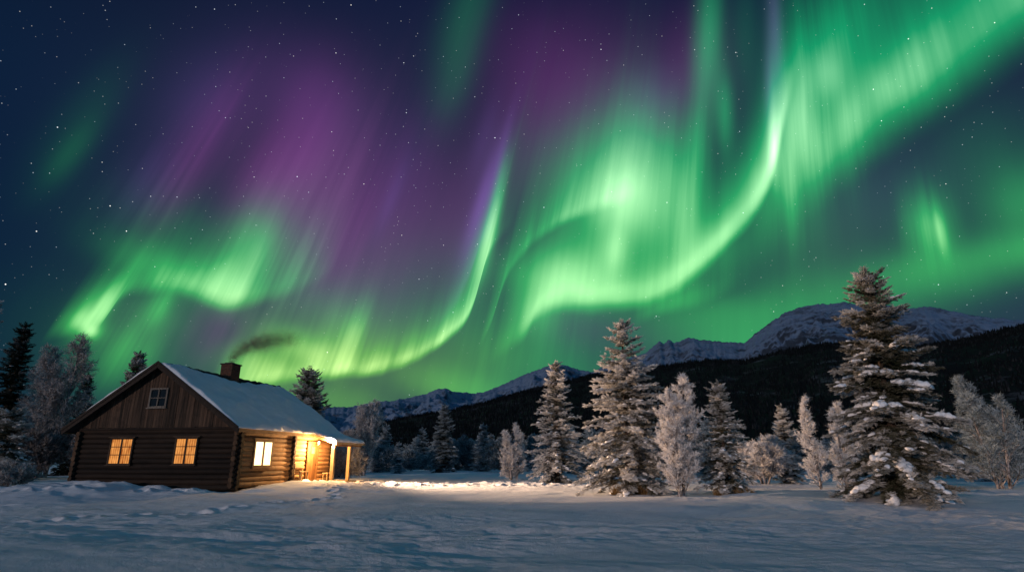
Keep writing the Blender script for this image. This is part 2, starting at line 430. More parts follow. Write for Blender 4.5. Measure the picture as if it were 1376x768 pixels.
M = {}
def make_materials():
    # snow on the ground and roof
    m, g, o = material('snow'); co = objco(g)
    n1 = g.noise(co, 1.6, 4, .6); n2 = g.noise(co, 26, 3, .6); n3 = g.noise(co, 110, 2, .6)
    col = gmix(g, g.mr(n1, .3, .7, 0, 1), c4(.74, .77, .82), c4(.84, .85, .87))
    h = g.m('MULTIPLY_ADD', n2, .7, g.m('MULTIPLY_ADD', n3, .55, g.m('MULTIPLY', n1, .8)))
    principled(g, o, col, .8, bump(g, h, .9, .06), .04)
    M['snow'] = m
    m, g, o = material('branch_snow'); co = objco(g)
    n = g.noise(co, 14, 3, .6)
    principled(g, o, gmix(g, n, c4(.66, .67, .70), c4(.84, .84, .86)), .65, bump(g, n, .5, .04), .2)
    M['branch_snow'] = m
    # needles, from dark green to rime white
    def needles(name, dark, mid, white):
        m, g, o = material(name)
        f = attr(g, 'frost')
        c = gmix(g, g.mr(f, 0, .45, 0, 1), dark, mid)
        c = gmix(g, g.mr(f, .4, 1, 0, 1), c, white)
        d = g.n('ShaderNodeBsdfDiffuse'); g.put(d.inputs['Color'], c)
        t = g.n('ShaderNodeBsdfTranslucent'); g.put(t.inputs['Color'], c)
        k = g.n('ShaderNodeMixShader'); k.inputs[0].default_value = .12
        g.nt.links.new(d.outputs[0], k.inputs[1]); g.nt.links.new(t.outputs[0], k.inputs[2])
        g.nt.links.new(k.outputs[0], o.inputs[0])
        M[name] = m
    needles('needles', c4(.014, .020, .010), c4(.12, .115, .085), c4(.70, .69, .69))
    needles('dark_needles', c4(.008, .013, .008), c4(.03, .035, .028), c4(.30, .31, .33))
    needles('rime_twigs', c4(.06, .045, .038), c4(.42, .39, .38), c4(.80, .79, .80))
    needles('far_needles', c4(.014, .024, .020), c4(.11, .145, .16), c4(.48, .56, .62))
    needles('dry_grass_blades', c4(.10, .055, .02), c4(.30, .18, .075), c4(.45, .32, .18))
    # bark
    m, g, o = material('bark'); co = objco(g)
    n = g.noise(g.vec('MULTIPLY', co, (9, 9, 2.0)), 1.0, 4, .7)
    principled(g, o, gmix(g, g.mr(n, .35, .65, 0, 1), c4(.018, .013, .010), c4(.085, .062, .048)), .9, bump(g, n, .8, .03), .1)
    M['bark'] = m
    m, g, o = material('rime_bark'); co = objco(g)
    n = g.noise(g.vec('MULTIPLY', co, (6, 6, 3.0)), 1.0, 4, .7)
    principled(g, o, gmix(g, g.mr(n, .40, .62, 0, 1), c4(.035, .027, .023), c4(.40, .36, .35)), .9, bump(g, n, .6, .02), .1)
    M['rime_bark'] = m
    # timber: streaks run along the given local axis
    def timber(name, dark, light, axis, rough=.8, k=1.0):
        m, g, o = material(name); co = objco(g)
        s = [14.0 * k] * 3; s[axis] = 0.7 * k
        t = attr(g, 'tint')
        v = g.vec('ADD', g.vec('MULTIPLY', co, tuple(s)), g.xyz(g.m('MULTIPLY', t, 31.0), g.m('MULTIPLY', t, 17.0), g.m('MULTIPLY', t, 23.0)))
        n = g.noise(v, 1.0, 5, .65)
        n2 = g.noise(co, 2.3, 3, .6)
        f = g.m('ADD', g.mr(n, .32, .68, 0, .75), g.m('MULTIPLY', g.m('SUBTRACT', t, .5), .55), clamp=True)
        c = gmix(g, f, dark, light)
        c = gmix(g, g.mr(n2, .52, .75, 0, .65), c, tuple(x * .45 for x in dark[:3]) + (1,))
        principled(g, o, c, rough, bump(g, n, .7, .02), .2)
        M[name] = m
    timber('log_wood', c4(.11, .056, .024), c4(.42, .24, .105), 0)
    timber('shaded_log', c4(.006, .004, .003), c4(.028, .017, .011), 1)  # log wood darkened: the gable's shade is put into this colour
    timber('gable_plank', c4(.009, .006, .004), c4(.088, .054, .036), 2)
    timber('log_end', c4(.020, .012, .008), c4(.10, .058, .032), 2, k=.6)
    timber('roof_board', c4(.009, .0065, .005), c4(.036, .026, .020), 0)
    timber('pale_post', c4(.26, .17, .085), c4(.50, .36, .20), 2)
    timber('deck_plank', c4(.20, .135, .075), c4(.42, .31, .19), 0)
    timber('door_plank', c4(.08, .034, .010), c4(.20, .095, .032), 2)
    timber('window_wood', c4(.022, .014, .009), c4(.085, .055, .036), 2)
    timber('attic_frame', c4(.07, .06, .05), c4(.22, .19, .165), 2)
    # bricks of the chimney
    m, g, o = material('chimney_brick'); co = objco(g)
    sp = g.n('ShaderNodeSeparateXYZ'); g.put(sp.inputs[0], co)
    b = g.n('ShaderNodeTexBrick')
    g.put(b.inputs['Vector'], g.xyz(g.m('ADD', sp.outputs[0], sp.outputs[1]), sp.outputs[2], 0.0))
    b.inputs['Scale'].default_value = 1.0; b.inputs['Brick Width'].default_value = .24; b.inputs['Row Height'].default_value = .075
    b.inputs['Mortar Size'].default_value = .008
    b.inputs['Color1'].default_value = c4(.095, .034, .02); b.inputs['Color2'].default_value = c4(.05, .022, .015); b.inputs['Mortar'].default_value = c4(.09, .075, .06)
    n = g.noise(co, 7, 4, .7)
    c = gmix(g, g.mr(n, .45, .7, 0, .8), b.outputs['Color'], c4(.025, .018, .015))
    principled(g, o, c, .9, bump(g, g.m('SUBTRACT', n, b.outputs['Fac']), .6, .02), .15)
    M['chimney_brick'] = m
    m, g, o = material('soot_stone'); principled(g, o, gmix(g, g.noise(objco(g), 9, 4, .7), c4(.010, .008, .007), c4(.05, .04, .035)), .9); M['soot_stone'] = m
    m, g, o = material('moss'); n = g.noise(objco(g), 8, 4, .7)
    principled(g, o, gmix(g, g.mr(n, .4, .62, 0, 1), c4(.008, .009, .007), c4(.045, .042, .032)), .95, bump(g, n, 1, .06), .1); M['moss'] = m
    m, g, o = material('black_iron'); principled(g, o, gmix(g, g.noise(objco(g), 30, 3), c4(.012, .012, .012), c4(.04, .035, .03)), .5, None, .5, .6); M['black_iron'] = m
    # dark glass of the unlit attic
    m, g, o = material('dark_glass'); n = g.noise(objco(g), 3, 2)
    principled(g, o, gmix(g, n, c4(.004, .005, .007), c4(.010, .012, .014)), .08, bump(g, n, .05, .01), .2); M['dark_glass'] = m
    # rooms with the lamps on, seen through drawn curtains
    def lit(name, deep, bright, power, fold):
        m, g, o = material(name); co = objco(g)
        w = g.n('ShaderNodeTexWave', wave_type='BANDS', bands_direction='Y', wave_profile='SIN')
        g.put(w.inputs['Vector'], co); w.inputs['Scale'].default_value = fold; w.inputs['Distortion'].default_value = 1.4; w.inputs['Detail'].default_value = 2
        n = g.noise(g.vec('MULTIPLY', co, (2, 2.2, 1.1)), 1.6, 3, .6)
        f = g.m('MULTIPLY_ADD', w.outputs['Fac'], .40, g.mr(n, .3, .7, 0, .65), clamp=True)
        e = g.n('ShaderNodeEmission'); g.put(e.inputs[0], gmix(g, f, deep, bright)); e.inputs[1].default_value = power
        g.nt.links.new(e.outputs[0], o.inputs[0]); M[name] = m
    lit('lit_curtain', c4(.26, .050, .006), c4(1.0, .42, .105), 1.05, 2.6)
    lit('lit_room', c4(1.0, .62, .26), c4(1.0, .80, .46), 3.2, 2.0)
    lit('lit_door_pane', c4(1.0, .55, .16), c4(1.0, .70, .30), 2.6, 2.0)
    m, g, o = material('flame_glass'); e = g.n('ShaderNodeEmission'); e.inputs[0].default_value = c4(1, .62, .24)
    e.inputs[1].default_value = 14.0; g.nt.links.new(e.outputs[0], o.inputs[0]); M['flame_glass'] = m
    # mountain: snow with bare rock where wind or steepness clears it
    m, g, o = material('mountain_snow'); geo = g.n('ShaderNodeNewGeometry')
    p = geo.outputs['Position']
    n1 = g.noise(g.vec('MULTIPLY', p, (.0022, .0022, .006)), 1.0, 8, .62); n2 = g.noise(g.vec('MULTIPLY', p, (.011, .011, .022)), 1.0, 6, .65)
    n3 = g.noise(g.vec('MULTIPLY', p, (.03, .03, .05)), 1.0, 4, .6)
    rock = g.m('MULTIPLY_ADD', n1, 1.0, g.m('MULTIPLY_ADD', n2, .7, g.m('MULTIPLY', n3, .35)))
    rock = g.m('SUBTRACT', rock, g.m('MULTIPLY', attr(g, 'bare'), -.45))
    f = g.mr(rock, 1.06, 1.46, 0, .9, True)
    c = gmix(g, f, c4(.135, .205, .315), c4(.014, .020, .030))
    principled(g, o, c, .8, bump(g, g.m('MULTIPLY_ADD', n2, .7, n1), .6, 50.0), .1); M['mountain_snow'] = m
    m, g, o = material('forest_floor'); p = g.n('ShaderNodeNewGeometry').outputs['Position']
    n = g.noise(g.vec('MULTIPLY', p, (.012, .012, .03)), 1.0, 8, .7)
    principled(g, o, gmix(g, g.mr(n, .56, .74, 0, .8), c4(.006, .008, .010), c4(.13, .15, .18)), .9, None, .05); M['forest_floor'] = m
    m, g, o = material('far_spruce'); p = g.n('ShaderNodeNewGeometry').outputs['Position']
    n = g.noise(p, .05, 3, .6)
    principled(g, o, gmix(g, g.mr(n, .5, .75, 0, 1), c4(.005, .007, .008), c4(.030, .034, .038)), .9, None, .05); M['far_spruce'] = m
make_materials()
# ------------------------------------------------------------------ the land
CAB = np.array([-12.71, 28.56])           # near right corner of the cabin
YAW = rad(11)
UX = np.array([math.sin(YAW), math.cos(YAW)]); VX = np.array([-math.cos(YAW), math.sin(YAW)])
def cab_uv(x, y):
    dx = x - CAB[0]; dy = y - CAB[1]
    return dx * UX[0] + dy * UX[1], dx * VX[0] + dy * VX[1]

def _track(pts, step, wob, seed):
    rs = np.random.RandomState(seed); P = [np.array(p, float) for p in pts]; out = []; k = 0
    for a, b in zip(P, P[1:]):
        L = np.linalg.norm(b - a); t = (b - a) / L; s = 0.0
        while s < L:
            n = np.array([-t[1], t[0]]) * (.13 if k % 2 else -.13)
            out.append(a + t * s + n + rs.randn(2) * wob); s += step * rs.uniform(.85, 1.2); k += 1
    return out
PRINTS = (_track([(-10.2, 33.2), (-6.5, 32.0), (-2.0, 33.5), (3.0, 35.5)], .62, .07, 1) + _track([(-10.4, 32.8), (-8.0, 30.0), (-7.0, 24.5), (-9.0, 18.0), (-14.0, 13.0)], .66, .08, 2)
          + _track([(-13.6, 27.0), (-17.5, 25.6), (-21.5, 24.0), (-24.0, 20.0), (-22.0, 15.0)], .66, .09, 3) + _track([(-10.0, 33.6), (-5.5, 34.6), (-1.5, 37.0)], .6, .10, 4))
def footprints(x, y):
    z = np.zeros_like(x)
    for p in PRINTS:
        m = (np.abs(x - p[0]) < .9) & (np.abs(y - p[1]) < .9)
        if m.any():
            d = np.hypot((x[m] - p[0]) / .19, (y[m] - p[1]) / .24)
            z[m] += -.13 * np.exp(-d ** 4) + .035 * np.exp(-((d - 1.45) / .4) ** 2)
    return z
def ground_h(x, y):
    r = np.hypot(x, y)
    h = .26 * fbm(x * .075, y * .12 + 4, 3) * sstep(4, 12, r) * sstep(70, 30, r) + .10 * fbm(x * .09, y * .09, 3) * sstep(25, 40, r)
    h = h + .075 * fbm(x * .35 + 5, y * .55, 3)
    # wind ripples and crusty hollows, longest across the view
    patch = sstep(-.25, .45, fbm(x * .11 + 40, y * .16, 3))
    h = h + .075 * patch * fbm(x * .8, y * 1.7 + 3, 4, .55) * sstep(120, 30, r)
    h = h + .017 * (.35 + patch) * fbm(x * 4.2, y * 5.6 + 9, 3, .6) * sstep(60, 15, r)
    h = h + footprints(x, y)
    u, v = cab_uv(x, y)
    # drift banked up along the gable and the side wall
    inside = (u > -.2) & (u < 9) & (v > -.1) & (v < 8.7)
    gd = np.exp(-((u + 1.3) / 1.5) ** 2) * sstep(10.5, 7.5, v) * sstep(-1.0, 1.6, v)
    h = h + .34 * gd * (.75 + .9 * fbm(v * .55 + 3, u * .6, 3)) + .10 * gd * fbm(v * 2.0, u * 2.0, 3)
    gd2 = np.exp(-((v + 1.0) / 1.1) ** 2) * sstep(-.5, 1.5, u) * sstep(8, 5.0, u)
    h = h + .17 * gd2 * (.9 + .8 * fbm(u * .9, v * .9, 3))
    # snow humps further out in front of the gable
    h = h + .16 * np.exp(-((u + 4.2) / 1.8) ** 2) * sstep(13, 8, v) * sstep(1, 5, v) * (1 + 1.6 * fbm(x * .7, y * .7 + 8, 3))
    # trodden, clodded snow leading away from the porch
    tr = np.exp(-((v + 4.0) / 3.2) ** 2) * np.exp(-((u - 6.8) / 3.6) ** 2)
    h = h + tr * (.24 * fbm(x * 1.7, y * 1.4, 4, .65) + .08 * fbm(x * 4.0, y * 3.6, 2))
    tr2 = np.exp(-((v + 10.5) / 5.0) ** 2) * np.exp(-((u - 9.0) / 2.4) ** 2)
    h = h + tr2 * (.24 * np.abs(fbm(x * 1.3, y * .9 + 2, 4, .6)) - .03)
    # floor under the cabin kept low
    h = np.where(inside, -.15, h)
    pd = sstep(5.4, 6.0, u) * sstep(9.6, 8.8, u) * sstep(-2.1, -1.5, v) * sstep(.2, -.1, v)
    h = h * (1 - pd) + .02 * pd
    h = h * sstep(300, 110, r)
    return h
def gz(x, y): return float(ground_h(np.array([float(x)]), np.array([float(y)]))[0])

def build_ground():
    a = np.concatenate([np.linspace(-180, -56, 40, endpoint=False), np.linspace(-56, 56, 900, endpoint=False), np.linspace(56, 180, 40)])
    a = np.radians(a)
    r = np.concatenate([np.linspace(.6, 5, 30, endpoint=False), np.geomspace(5, 60, 520, endpoint=False), np.geomspace(60, 400, 90, endpoint=False), np.geomspace(400, 30000, 30)])
    A, Rr = np.meshgrid(a, r)
    x = np.sin(A) * Rr; y = np.cos(A) * Rr
    z = ground_h(x, y)
    z = np.where(Rr > 9000, -60.0, z)
    V = np.stack([x.ravel(), y.ravel(), z.ravel()], 1)
    n, k = x.shape
    i = np.arange(n - 1)[:, None] * k + np.arange(k - 1)[None, :]
    F = np.stack([i, i + 1, i + k + 1, i + k], -1).reshape(-1, 4)[:, ::-1]
    c = len(V)
    V = np.vstack([V, [[0, 0, gz(0, 0)]]])
    tri = np.stack([np.full(k - 1, c), np.arange(k - 1) + 1, np.arange(k - 1)], 1)[:, ::-1]
    o = mesh_np('snow_ground', V, [F, tri], M['snow'], smooth=True)
    tag(o, kind='structure')
build_ground()

def elev_of(profile):
    """profile: (x, y) bearings along a skyline -> sorted (azimuth, tan elevation)"""
    out = []
    for x, y in profile:
        d = bearing(x, y)
        out.append((math.atan2(d[0], d[1]), d[2] / math.hypot(d[0], d[1])))
    out.sort()
    return np.array(out)

SNOWLINE = [(-1500, 600), (-600, 590), (0, 585), (200, 570), (330, 556), (400, 548), (440, 545), (470, 547), (500, 541), (530, 537), (555, 533), (575, 529), (588, 522), (598, 521), (612, 526), (630, 528), (648, 527), (670, 519),
            (700, 505), (722, 496), (742, 489), (756, 489), (775, 495), (795, 500), (812, 491), (840, 482), (868, 474), (880, 464), (886, 458), (892, 462), (899, 456), (906, 461), (916, 457), (925, 454), (950, 457), (975, 459), (1000, 460), (1018, 446), (1035, 433),
            (1058, 418), (1080, 411), (1105, 408), (1130, 406), (1160, 410), (1190, 410), (1222, 414), (1250, 412), (1280, 417), (1320, 425), (1376, 431), (1500, 440), (1800, 470), (2600, 500)]
FORESTLINE = [(-1500, 608), (-600, 603), (0, 600), (300, 596), (440, 590), (480, 578), (520, 566), (560, 559), (600, 553), (650, 541), (700, 527), (750, 514), (800, 503), (850, 497), (900, 491), (950, 484), (1000, 484),
              (1050, 472), (1090, 464), (1130, 460), (1180, 464), (1230, 466), (1280, 458), (1330, 446), (1376, 437), (1500, 440), (1800, 474), (2600, 510)]

def ridge_mesh(name, prof, r0, r1, r2, mat, na, nr, rough, pw, az=(-75, 75), jag=1.0):
    pr = elev_of(prof)
    a = np.radians(np.linspace(az[0], az[1], na))
    te = np.interp(a, pr[:, 0], pr[:, 1])
    r = np.concatenate([np.linspace(r0, r1, nr), np.linspace(r1, r2, nr // 4)[1:]])
    A, Rr = np.meshgrid(a, r)
    te = te + jag * (fbm(a * 130, a * 0 + 2.7, 4, .6) * .0026 + fbm(a * 420, a * 0 + 5.1, 3, .6) * .0011)
    T = np.tile(te, (len(r), 1))
    top = T * r1 + CAM_Z
    up = np.clip((Rr - r0) / (r1 - r0), 0, 1)
    dn = np.clip((Rr - r1) / (r2 - r1), 0, 1)
    x = np.sin(A) * Rr; y = np.cos(A) * Rr
    sc = r1 / 6000
    # gullies and spurs that fade out at foot and crest
    spur = fbm(A * 26 + fbm(x / (900 * sc), y / (900 * sc), 3) * .8, Rr / (2600 * sc), 5, .55)
    spur2 = -np.abs(fbm(x / (420 * sc), y / (420 * sc), 5, .55))
    env = np.sin(np.pi * np.clip(up, 0, 1)) ** .8
    z = top * (up ** pw) * (1 - dn * .8) + rough * (spur * .9 + spur2 * 1.1 + .3) * env * np.clip(top / (200 * sc + top), 0, 1)
    # the crest itself must stay the skyline
    lim = T * Rr + CAM_Z - (1 - up) * 4 * sc
    z = np.where(Rr <= r1, np.minimum(z, lim), np.minimum(z, top - dn * 60 * sc))
    z = z - 20 * sc * (1 - up)
    z = z + np.where(up >= 1, 0, 0) 
    V = np.stack([x.ravel(), y.ravel(), z.ravel()], 1)
    n, k = x.shape
    i = np.arange(n - 1)[:, None] * k + np.arange(k - 1)[None, :]
    F = np.stack([i, i + 1, i + k + 1, i + k], -1).reshape(-1, 4)[:, ::-1]
    gy, gx = np.gradient(z)
    bare = np.clip(np.abs(gy) / (np.abs(gy).mean() * 2.2 + 1e-6) - .55, 0, 1)
    o = mesh_np(name, V, F, mat, attrs={'bare': bare.ravel()}, smooth=True)
    tag(o, kind='structure')
    return a, r, z
ridge_mesh('mountain', SNOWLINE, 2600, 6500, 9000, M['mountain_snow'], 1300, 180, 215, 1.15)
fa, fr, fz = ridge_mesh('forested_hill', FORESTLINE, 420, 1700, 2300, M['forest_floor'], 360, 90, 16, 1.2)

def build_forest():
    rs = np.random.RandomState(5)
    n = 39000
    t = rs.rand(n)
    az = np.radians(np.where(rs.rand(n) < .13, rs.uniform(-58, -24, n), rs.uniform(-24, 52, n)))
    rr = 420 + (1700 - 420) * np.where(rs.rand(n) < .35, 1 - .12 * rs.rand(n) ** 1.5, .15 + .85 * rs.rand(n))
    rr = np.where(rs.rand(n) < .05, 1700 + 60 * rs.rand(n), rr)
    ia = np.clip((az - fa[0]) / (fa[1] - fa[0]), 0, len(fa) - 2); i0 = ia.astype(int); wa = ia - i0
    ir = np.clip(np.searchsorted(fr, rr) - 1, 0, len(fr) - 2); wr = (rr - fr[ir]) / (fr[ir + 1] - fr[ir])
    keep = (fbm(az * 9, rr / 260, 4, .6) > -.42) | (rr > 1640)
    az, rr = az[keep], rr[keep]; n = len(az)
    ia = np.clip((az - fa[0]) / (fa[1] - fa[0]), 0, len(fa) - 2); i0 = ia.astype(int); wa = ia - i0
    ir = np.clip(np.searchsorted(fr, rr) - 1, 0, len(fr) - 2); wr = (rr - fr[ir]) / (fr[ir + 1] - fr[ir])
    z = (fz[ir, i0] * (1 - wr) + fz[ir + 1, i0] * wr) * (1 - wa) + (fz[ir, i0 + 1] * (1 - wr) + fz[ir + 1, i0 + 1] * wr) * wa
    x = np.sin(az) * rr; y = np.cos(az) * rr
    H = rs.uniform(4, 11, n) * (.65 + .35 * rs.rand(n)); Wd = H * rs.uniform(.14, .22, n)
    V = np.zeros((n, 10, 3)); 
    for k in range(5):
        an = 2 * np.pi * k / 5
        V[:, k] = np.stack([x + Wd * np.cos(an), y + Wd * np.sin(an), z - .5], 1)
    V[:, 5] = np.stack([x, y, z + H], 1)
    V = V[:, :6].reshape(-1, 3)
    b = (np.arange(n) * 6)[:, None]
    F = np.concatenate([np.concatenate([b + k, b + (k + 1) % 5, b + 5], 1) for k in range(5)])
    o = mesh_np('forest', V, F, M['far_spruce'])
    tag(o, 'dark spruce forest covering the slope below the snowy mountain', 'forest', kind='stuff')
build_forest()
# ------------------------------------------------------------------ trees
def spray_template(seed, shoots=5, tufts=4):
    rs = np.random.RandomState(seed)
    tri, fr = [], []
    def shoot(o, d, l, w):
        d = d / np.linalg.norm(d)
        side = np.cross(d, [0, 0, 1.0]); side /= np.linalg.norm(side); up = np.cross(side, d)
        for k in range(tufts):
            s = (k + .35 + .3 * rs.rand()) / tufts
            p = o + d * l * s
            ang = rs.uniform(-.5, 3.64)              # fans round the upper side of the shoot
            q = side * math.cos(ang) + up * math.sin(ang) * .8
            t = d * rs.uniform(.5, .9) + q * rs.uniform(.45, .8)
            t /= np.linalg.norm(t)
            b = np.cross(t, q + rs.randn(3) * .4); b /= np.linalg.norm(b)
            L = w * rs.uniform(2.2, 3.4); wd = w * rs.uniform(.55, .95)
            tri.append([p - b * wd * .5 - t * L * .2, p + b * wd * .5 - t * L * .2, p + t * L])
            fr.append([.0, .0, .28])
        tri.append([o + side * w * .2, o - side * w * .2, o + d * l * 1.08]); fr.append([-.1, -.1, .2])
    shoot(np.zeros(3), np.array([1.0, 0, -.06]), 1.0, .13)
    for k in range(shoots):
        s = (k + .6) / (shoots + .6)
        for sg in (-1, 1):
            an = sg * rs.uniform(.65, 1.0)
            shoot(np.array([s * 1.0, 0, 0]), np.array([math.cos(an), math.sin(an), rs.uniform(-.22, .12)]), (1 - s) * .55 + .14, .115)
    return np.array(tri).reshape(-1, 3), np.array(fr).reshape(-1)

def basis(d, up):
    d = d / np.linalg.norm(d, axis=1, keepdims=True)
    s = np.cross(up, d); s /= np.linalg.norm(s, axis=1, keepdims=True) + 1e-9
    u = np.cross(d, s)
    return d, s, u

def instance(tpls, pos, d, up, sc, frost, rs, aspect=None):
    """copies of triangle templates -> V, tri, frost"""
    pos = np.asarray(pos); d = np.asarray(d); up = np.asarray(up); sc = np.asarray(sc); frost = np.asarray(frost)
    a, s, u = basis(d, up)
    pick = rs.randint(0, len(tpls), len(pos))
    Vs, fs = [], []
    for k, (T, fr) in enumerate(tpls):
        m = pick == k
        if not m.any(): continue
        X = T[None, :, 0, None] * a[m][:, None] + T[None, :, 1, None] * s[m][:, None] + T[None, :, 2, None] * u[m][:, None]
        Vs.append((pos[m][:, None] + X * sc[m][:, None, None]).reshape(-1, 3))
        fs.append((frost[m][:, None] + fr[None]).reshape(-1))
    V = np.concatenate(Vs); f = np.clip(np.concatenate(fs), 0, 1)
    return V, np.arange(len(V)).reshape(-1, 3), f

SPRAYS = [spray_template(k) for k in range(5)]
SPRAYS_LOW = [spray_template(20 + k, 3, 3) for k in range(4)]

def ico(sub):
    bm = bmesh.new(); bmesh.ops.create_icosphere(bm, subdivisions=sub, radius=1)
    V = np.array([v.co[:] for v in bm.verts]); F = np.array([[v.index for v in f.verts] for f in bm.faces]); bm.free()
    return V, F
ICO = ico(2)

def snow_blobs(pos, d, sc, rs):
    """pillows of snow lying along boughs"""
    V0, F0 = ICO
    Vs, Fs = [], []
    n = 0
    for p, dd, s in zip(pos, d, sc):
        dd = np.array(dd) * [1, 1, .55]; a = dd / np.linalg.norm(dd)
        sd = np.cross([0, 0, 1.0], a); sd /= np.linalg.norm(sd) + 1e-9; u = np.cross(a, sd)
        ph = rs.rand(3) * 20
        w = 1 + .22 * np.sin(V0[:, 0] * 3.1 + ph[0]) * np.cos(V0[:, 1] * 2.7 + ph[1]) + .16 * np.sin(V0[:, 2] * 4 + V0[:, 0] * 5 + ph[2]) + .10 * rs.randn(len(V0))
        Q = V0 * w[:, None]
        Q[:, 2] = np.where(Q[:, 2] < 0, Q[:, 2] * .35, Q[:, 2])
        k = s[0], s[1], s[2]
        X = Q[:, :1] * a * k[0] + Q[:, 1:2] * sd * k[1] + Q[:, 2:] * u * k[2]
        # droop of both ends
        X[:, 2] -= .35 * (Q[:, 0] ** 2) * k[0] * .35
        Vs.append(X + p); Fs.append(F0 + n); n += len(V0)
    return np.concatenate(Vs), np.concatenate(Fs)

def spruce_geo(h, R, seed, frost=.55, snow=.5, step=.26, size=.34, dens=1.0, gap=.0, lean=0.0, low=.04, tpls=None, droop=.30, fvar=.22, shape=.85, tipup=.30, big_snow=0, clump=2):
    rs = np.random.RandomState(seed)
    P, D, U, S, Fr = [], [], [], [], []
    wood = MB()
    bp, bd, bs = [], [], []
    nw = max(6, int(h / (.17 + .012 * h) * dens))
    off = rs.rand() * 6
    lx, ly = lean * h, rs.uniform(-.3, .3) * lean * h
    axis = lambda z: np.array([lx * (z / h) ** 2, ly * (z / h) ** 2, z])
    wood.tube([axis(z) for z in np.linspace(-.25, h * .985, 9)], [h * .020 * (1 - q) ** .8 + .012 for q in np.linspace(0, 1, 9)], 8)
    sector = rs.rand(12)
    for i in range(nw):
        f = low + (1 - low) * ((i + rs.uniform(-.25, .25)) / nw)
        f = min(max(f, low), .985)
        z = f * h
        L0 = R * ((1 - f) ** shape * min(1, .72 + 2.2 * f) + .035)
        nb = int(round(rs.uniform(4.6, 6.6) * (1 if f < .8 else .8)))
        for b in range(nb):
            an = off + 2 * math.pi * (b + rs.uniform(-.3, .3)) / nb
            # boughs of one side share a length, so the outline is ragged in large pieces
            k = sector[int((an / (2 * math.pi) * 6 + i * .37)) % 12]
            if rs.rand() < gap: continue
            L = L0 * rs.uniform(.74, 1.10) * (.78 + .36 * k)
            if rs.rand() < .06: L *= 1.18
            st = (-.04 + .75 * f ** 1.5) + rs.uniform(-.20, .20)
            dr = droop * (1.15 - f) + rs.uniform(-.05, .12)
            ca, sa = math.cos(an), math.sin(an)
            side_bend = rs.uniform(-.18, .18)
            base = axis(min(h * .985, z + rs.uniform(-.6, .6) * h / nw))
            def pt(s):
                return base + np.array([ca * s * L - sa * side_bend * s * s * L, sa * s * L + ca * side_bend * s * s * L, L * (st * s - dr * s * s * 1.6 + dr * tipup * 2.2 * s ** 3)])
            n = max(2, int(L / step))
            pts = [pt(s) for s in np.linspace(0, .93, 5)]
            wood.tube(pts, [.018 * (h / 7) * (1 - q * .8) * (.5 + L / (R + .01)) for q in np.linspace(0, 1, 5)], 4, cap=False)
            fb = frost + rs.uniform(-fvar, fvar)
            for j in range(n + 1):
                s = .10 + .90 * (j + rs.uniform(-.2, .2)) / n
                s = min(max(s, .06), 1.0)
                p = pt(s); tg = pt(min(1.05, s + .05)) - pt(s - .05); tg /= np.linalg.norm(tg)
                sd = np.array([-sa, ca, 0])
                w = size * (1.12 - .45 * s) * (.62 + .45 * min(1, L / (R * .8)))
                fr0 = fb + (s - .55) * .40
                for sg in (-1, 1):
                    q = rs.uniform(.55, 1.05)
                    d = tg * math.cos(q) + sd * sg * math.sin(q) + np.array([0, 0, rs.uniform(-.38, .05)])
                    P.append(p); D.append(d); U.append([rs.uniform(-.3, .3), rs.uniform(-.3, .3), 1]); S.append(w * rs.uniform(.75, 1.2)); Fr.append(fr0 + rs.uniform(-.16, .16))
                if s > .42 and clump:   # bunched shoots towards the end of the bough
                    for c in range(clump):
                        v = rs.randn(3) * [1, 1, .8]; v /= np.linalg.norm(v)
                        d = v + tg * .55 + np.array([0, 0, -.10])
                        P.append(p + v * w * .18); D.append(d); U.append([rs.uniform(-.5, .5), rs.uniform(-.5, .5), 1]); S.append(w * rs.uniform(.5, .8)); Fr.append(fr0 + .10 + .22 * v[2] + rs.uniform(-.14, .14))
                if rs.rand() < .6:      # drooping shoots under and upright ones over the bough
                    d = tg * .7 + sd * rs.uniform(-.4, .4) + np.array([0, 0, rs.uniform(-.8, .35)])
                    P.append(p); D.append(d); U.append([ca, sa, .6]); S.append(w * rs.uniform(.6, .95)); Fr.append(fr0 - .12 + rs.uniform(-.2, .2))
                if s > .35 and rs.rand() < snow * (1.05 - f * .55):
                    m = w * rs.uniform(.30, .58)
                    bp.append(p + np.array([0, 0, m * .22])); bd.append(tg); bs.append((m * rs.uniform(.7, 1.1), m * rs.uniform(.55, .85), m * rs.uniform(.34, .55)))
            P.append(pt(.96)); D.append(pt(1.05) - pt(.9)); U.append([0, 0, 1]); S.append(size * .8); Fr.append(fb + .2)
            if big_snow and f < .62 and rs.rand() < big_snow:
                s = rs.uniform(.55, .9); m = rs.uniform(.12, .25) * (h / 8)
                for q in range(9):
                    s2 = min(1.0, s + rs.uniform(-.8, .8) * m / L * 1.6); k2 = rs.uniform(.38, .72)
                    bp.append(pt(s2) + np.array([-sa, ca, 0]) * rs.uniform(-.6, .6) * m + np.array([0, 0, m * rs.uniform(.0, .30)])); bd.append(pt(1) - pt(.7)); bs.append((m * k2 * 1.25, m * k2, m * k2 * .8))
        off += 1.1
    for k in range(6):                  # the leader
        z = h * (.955 + .045 * k / 5)
        P.append(axis(z)); D.append([rs.uniform(-.4, .4), rs.uniform(-.4, .4), 1]); U.append([1, 0, .1]); S.append(size * .55); Fr.append(frost)
    V, F, fr = instance(tpls or SPRAYS, P, D, U, S, Fr, rs)
    sn = snow_blobs(bp, bd, bs, rs) if bp else None
    return wood, (V, F, fr), sn

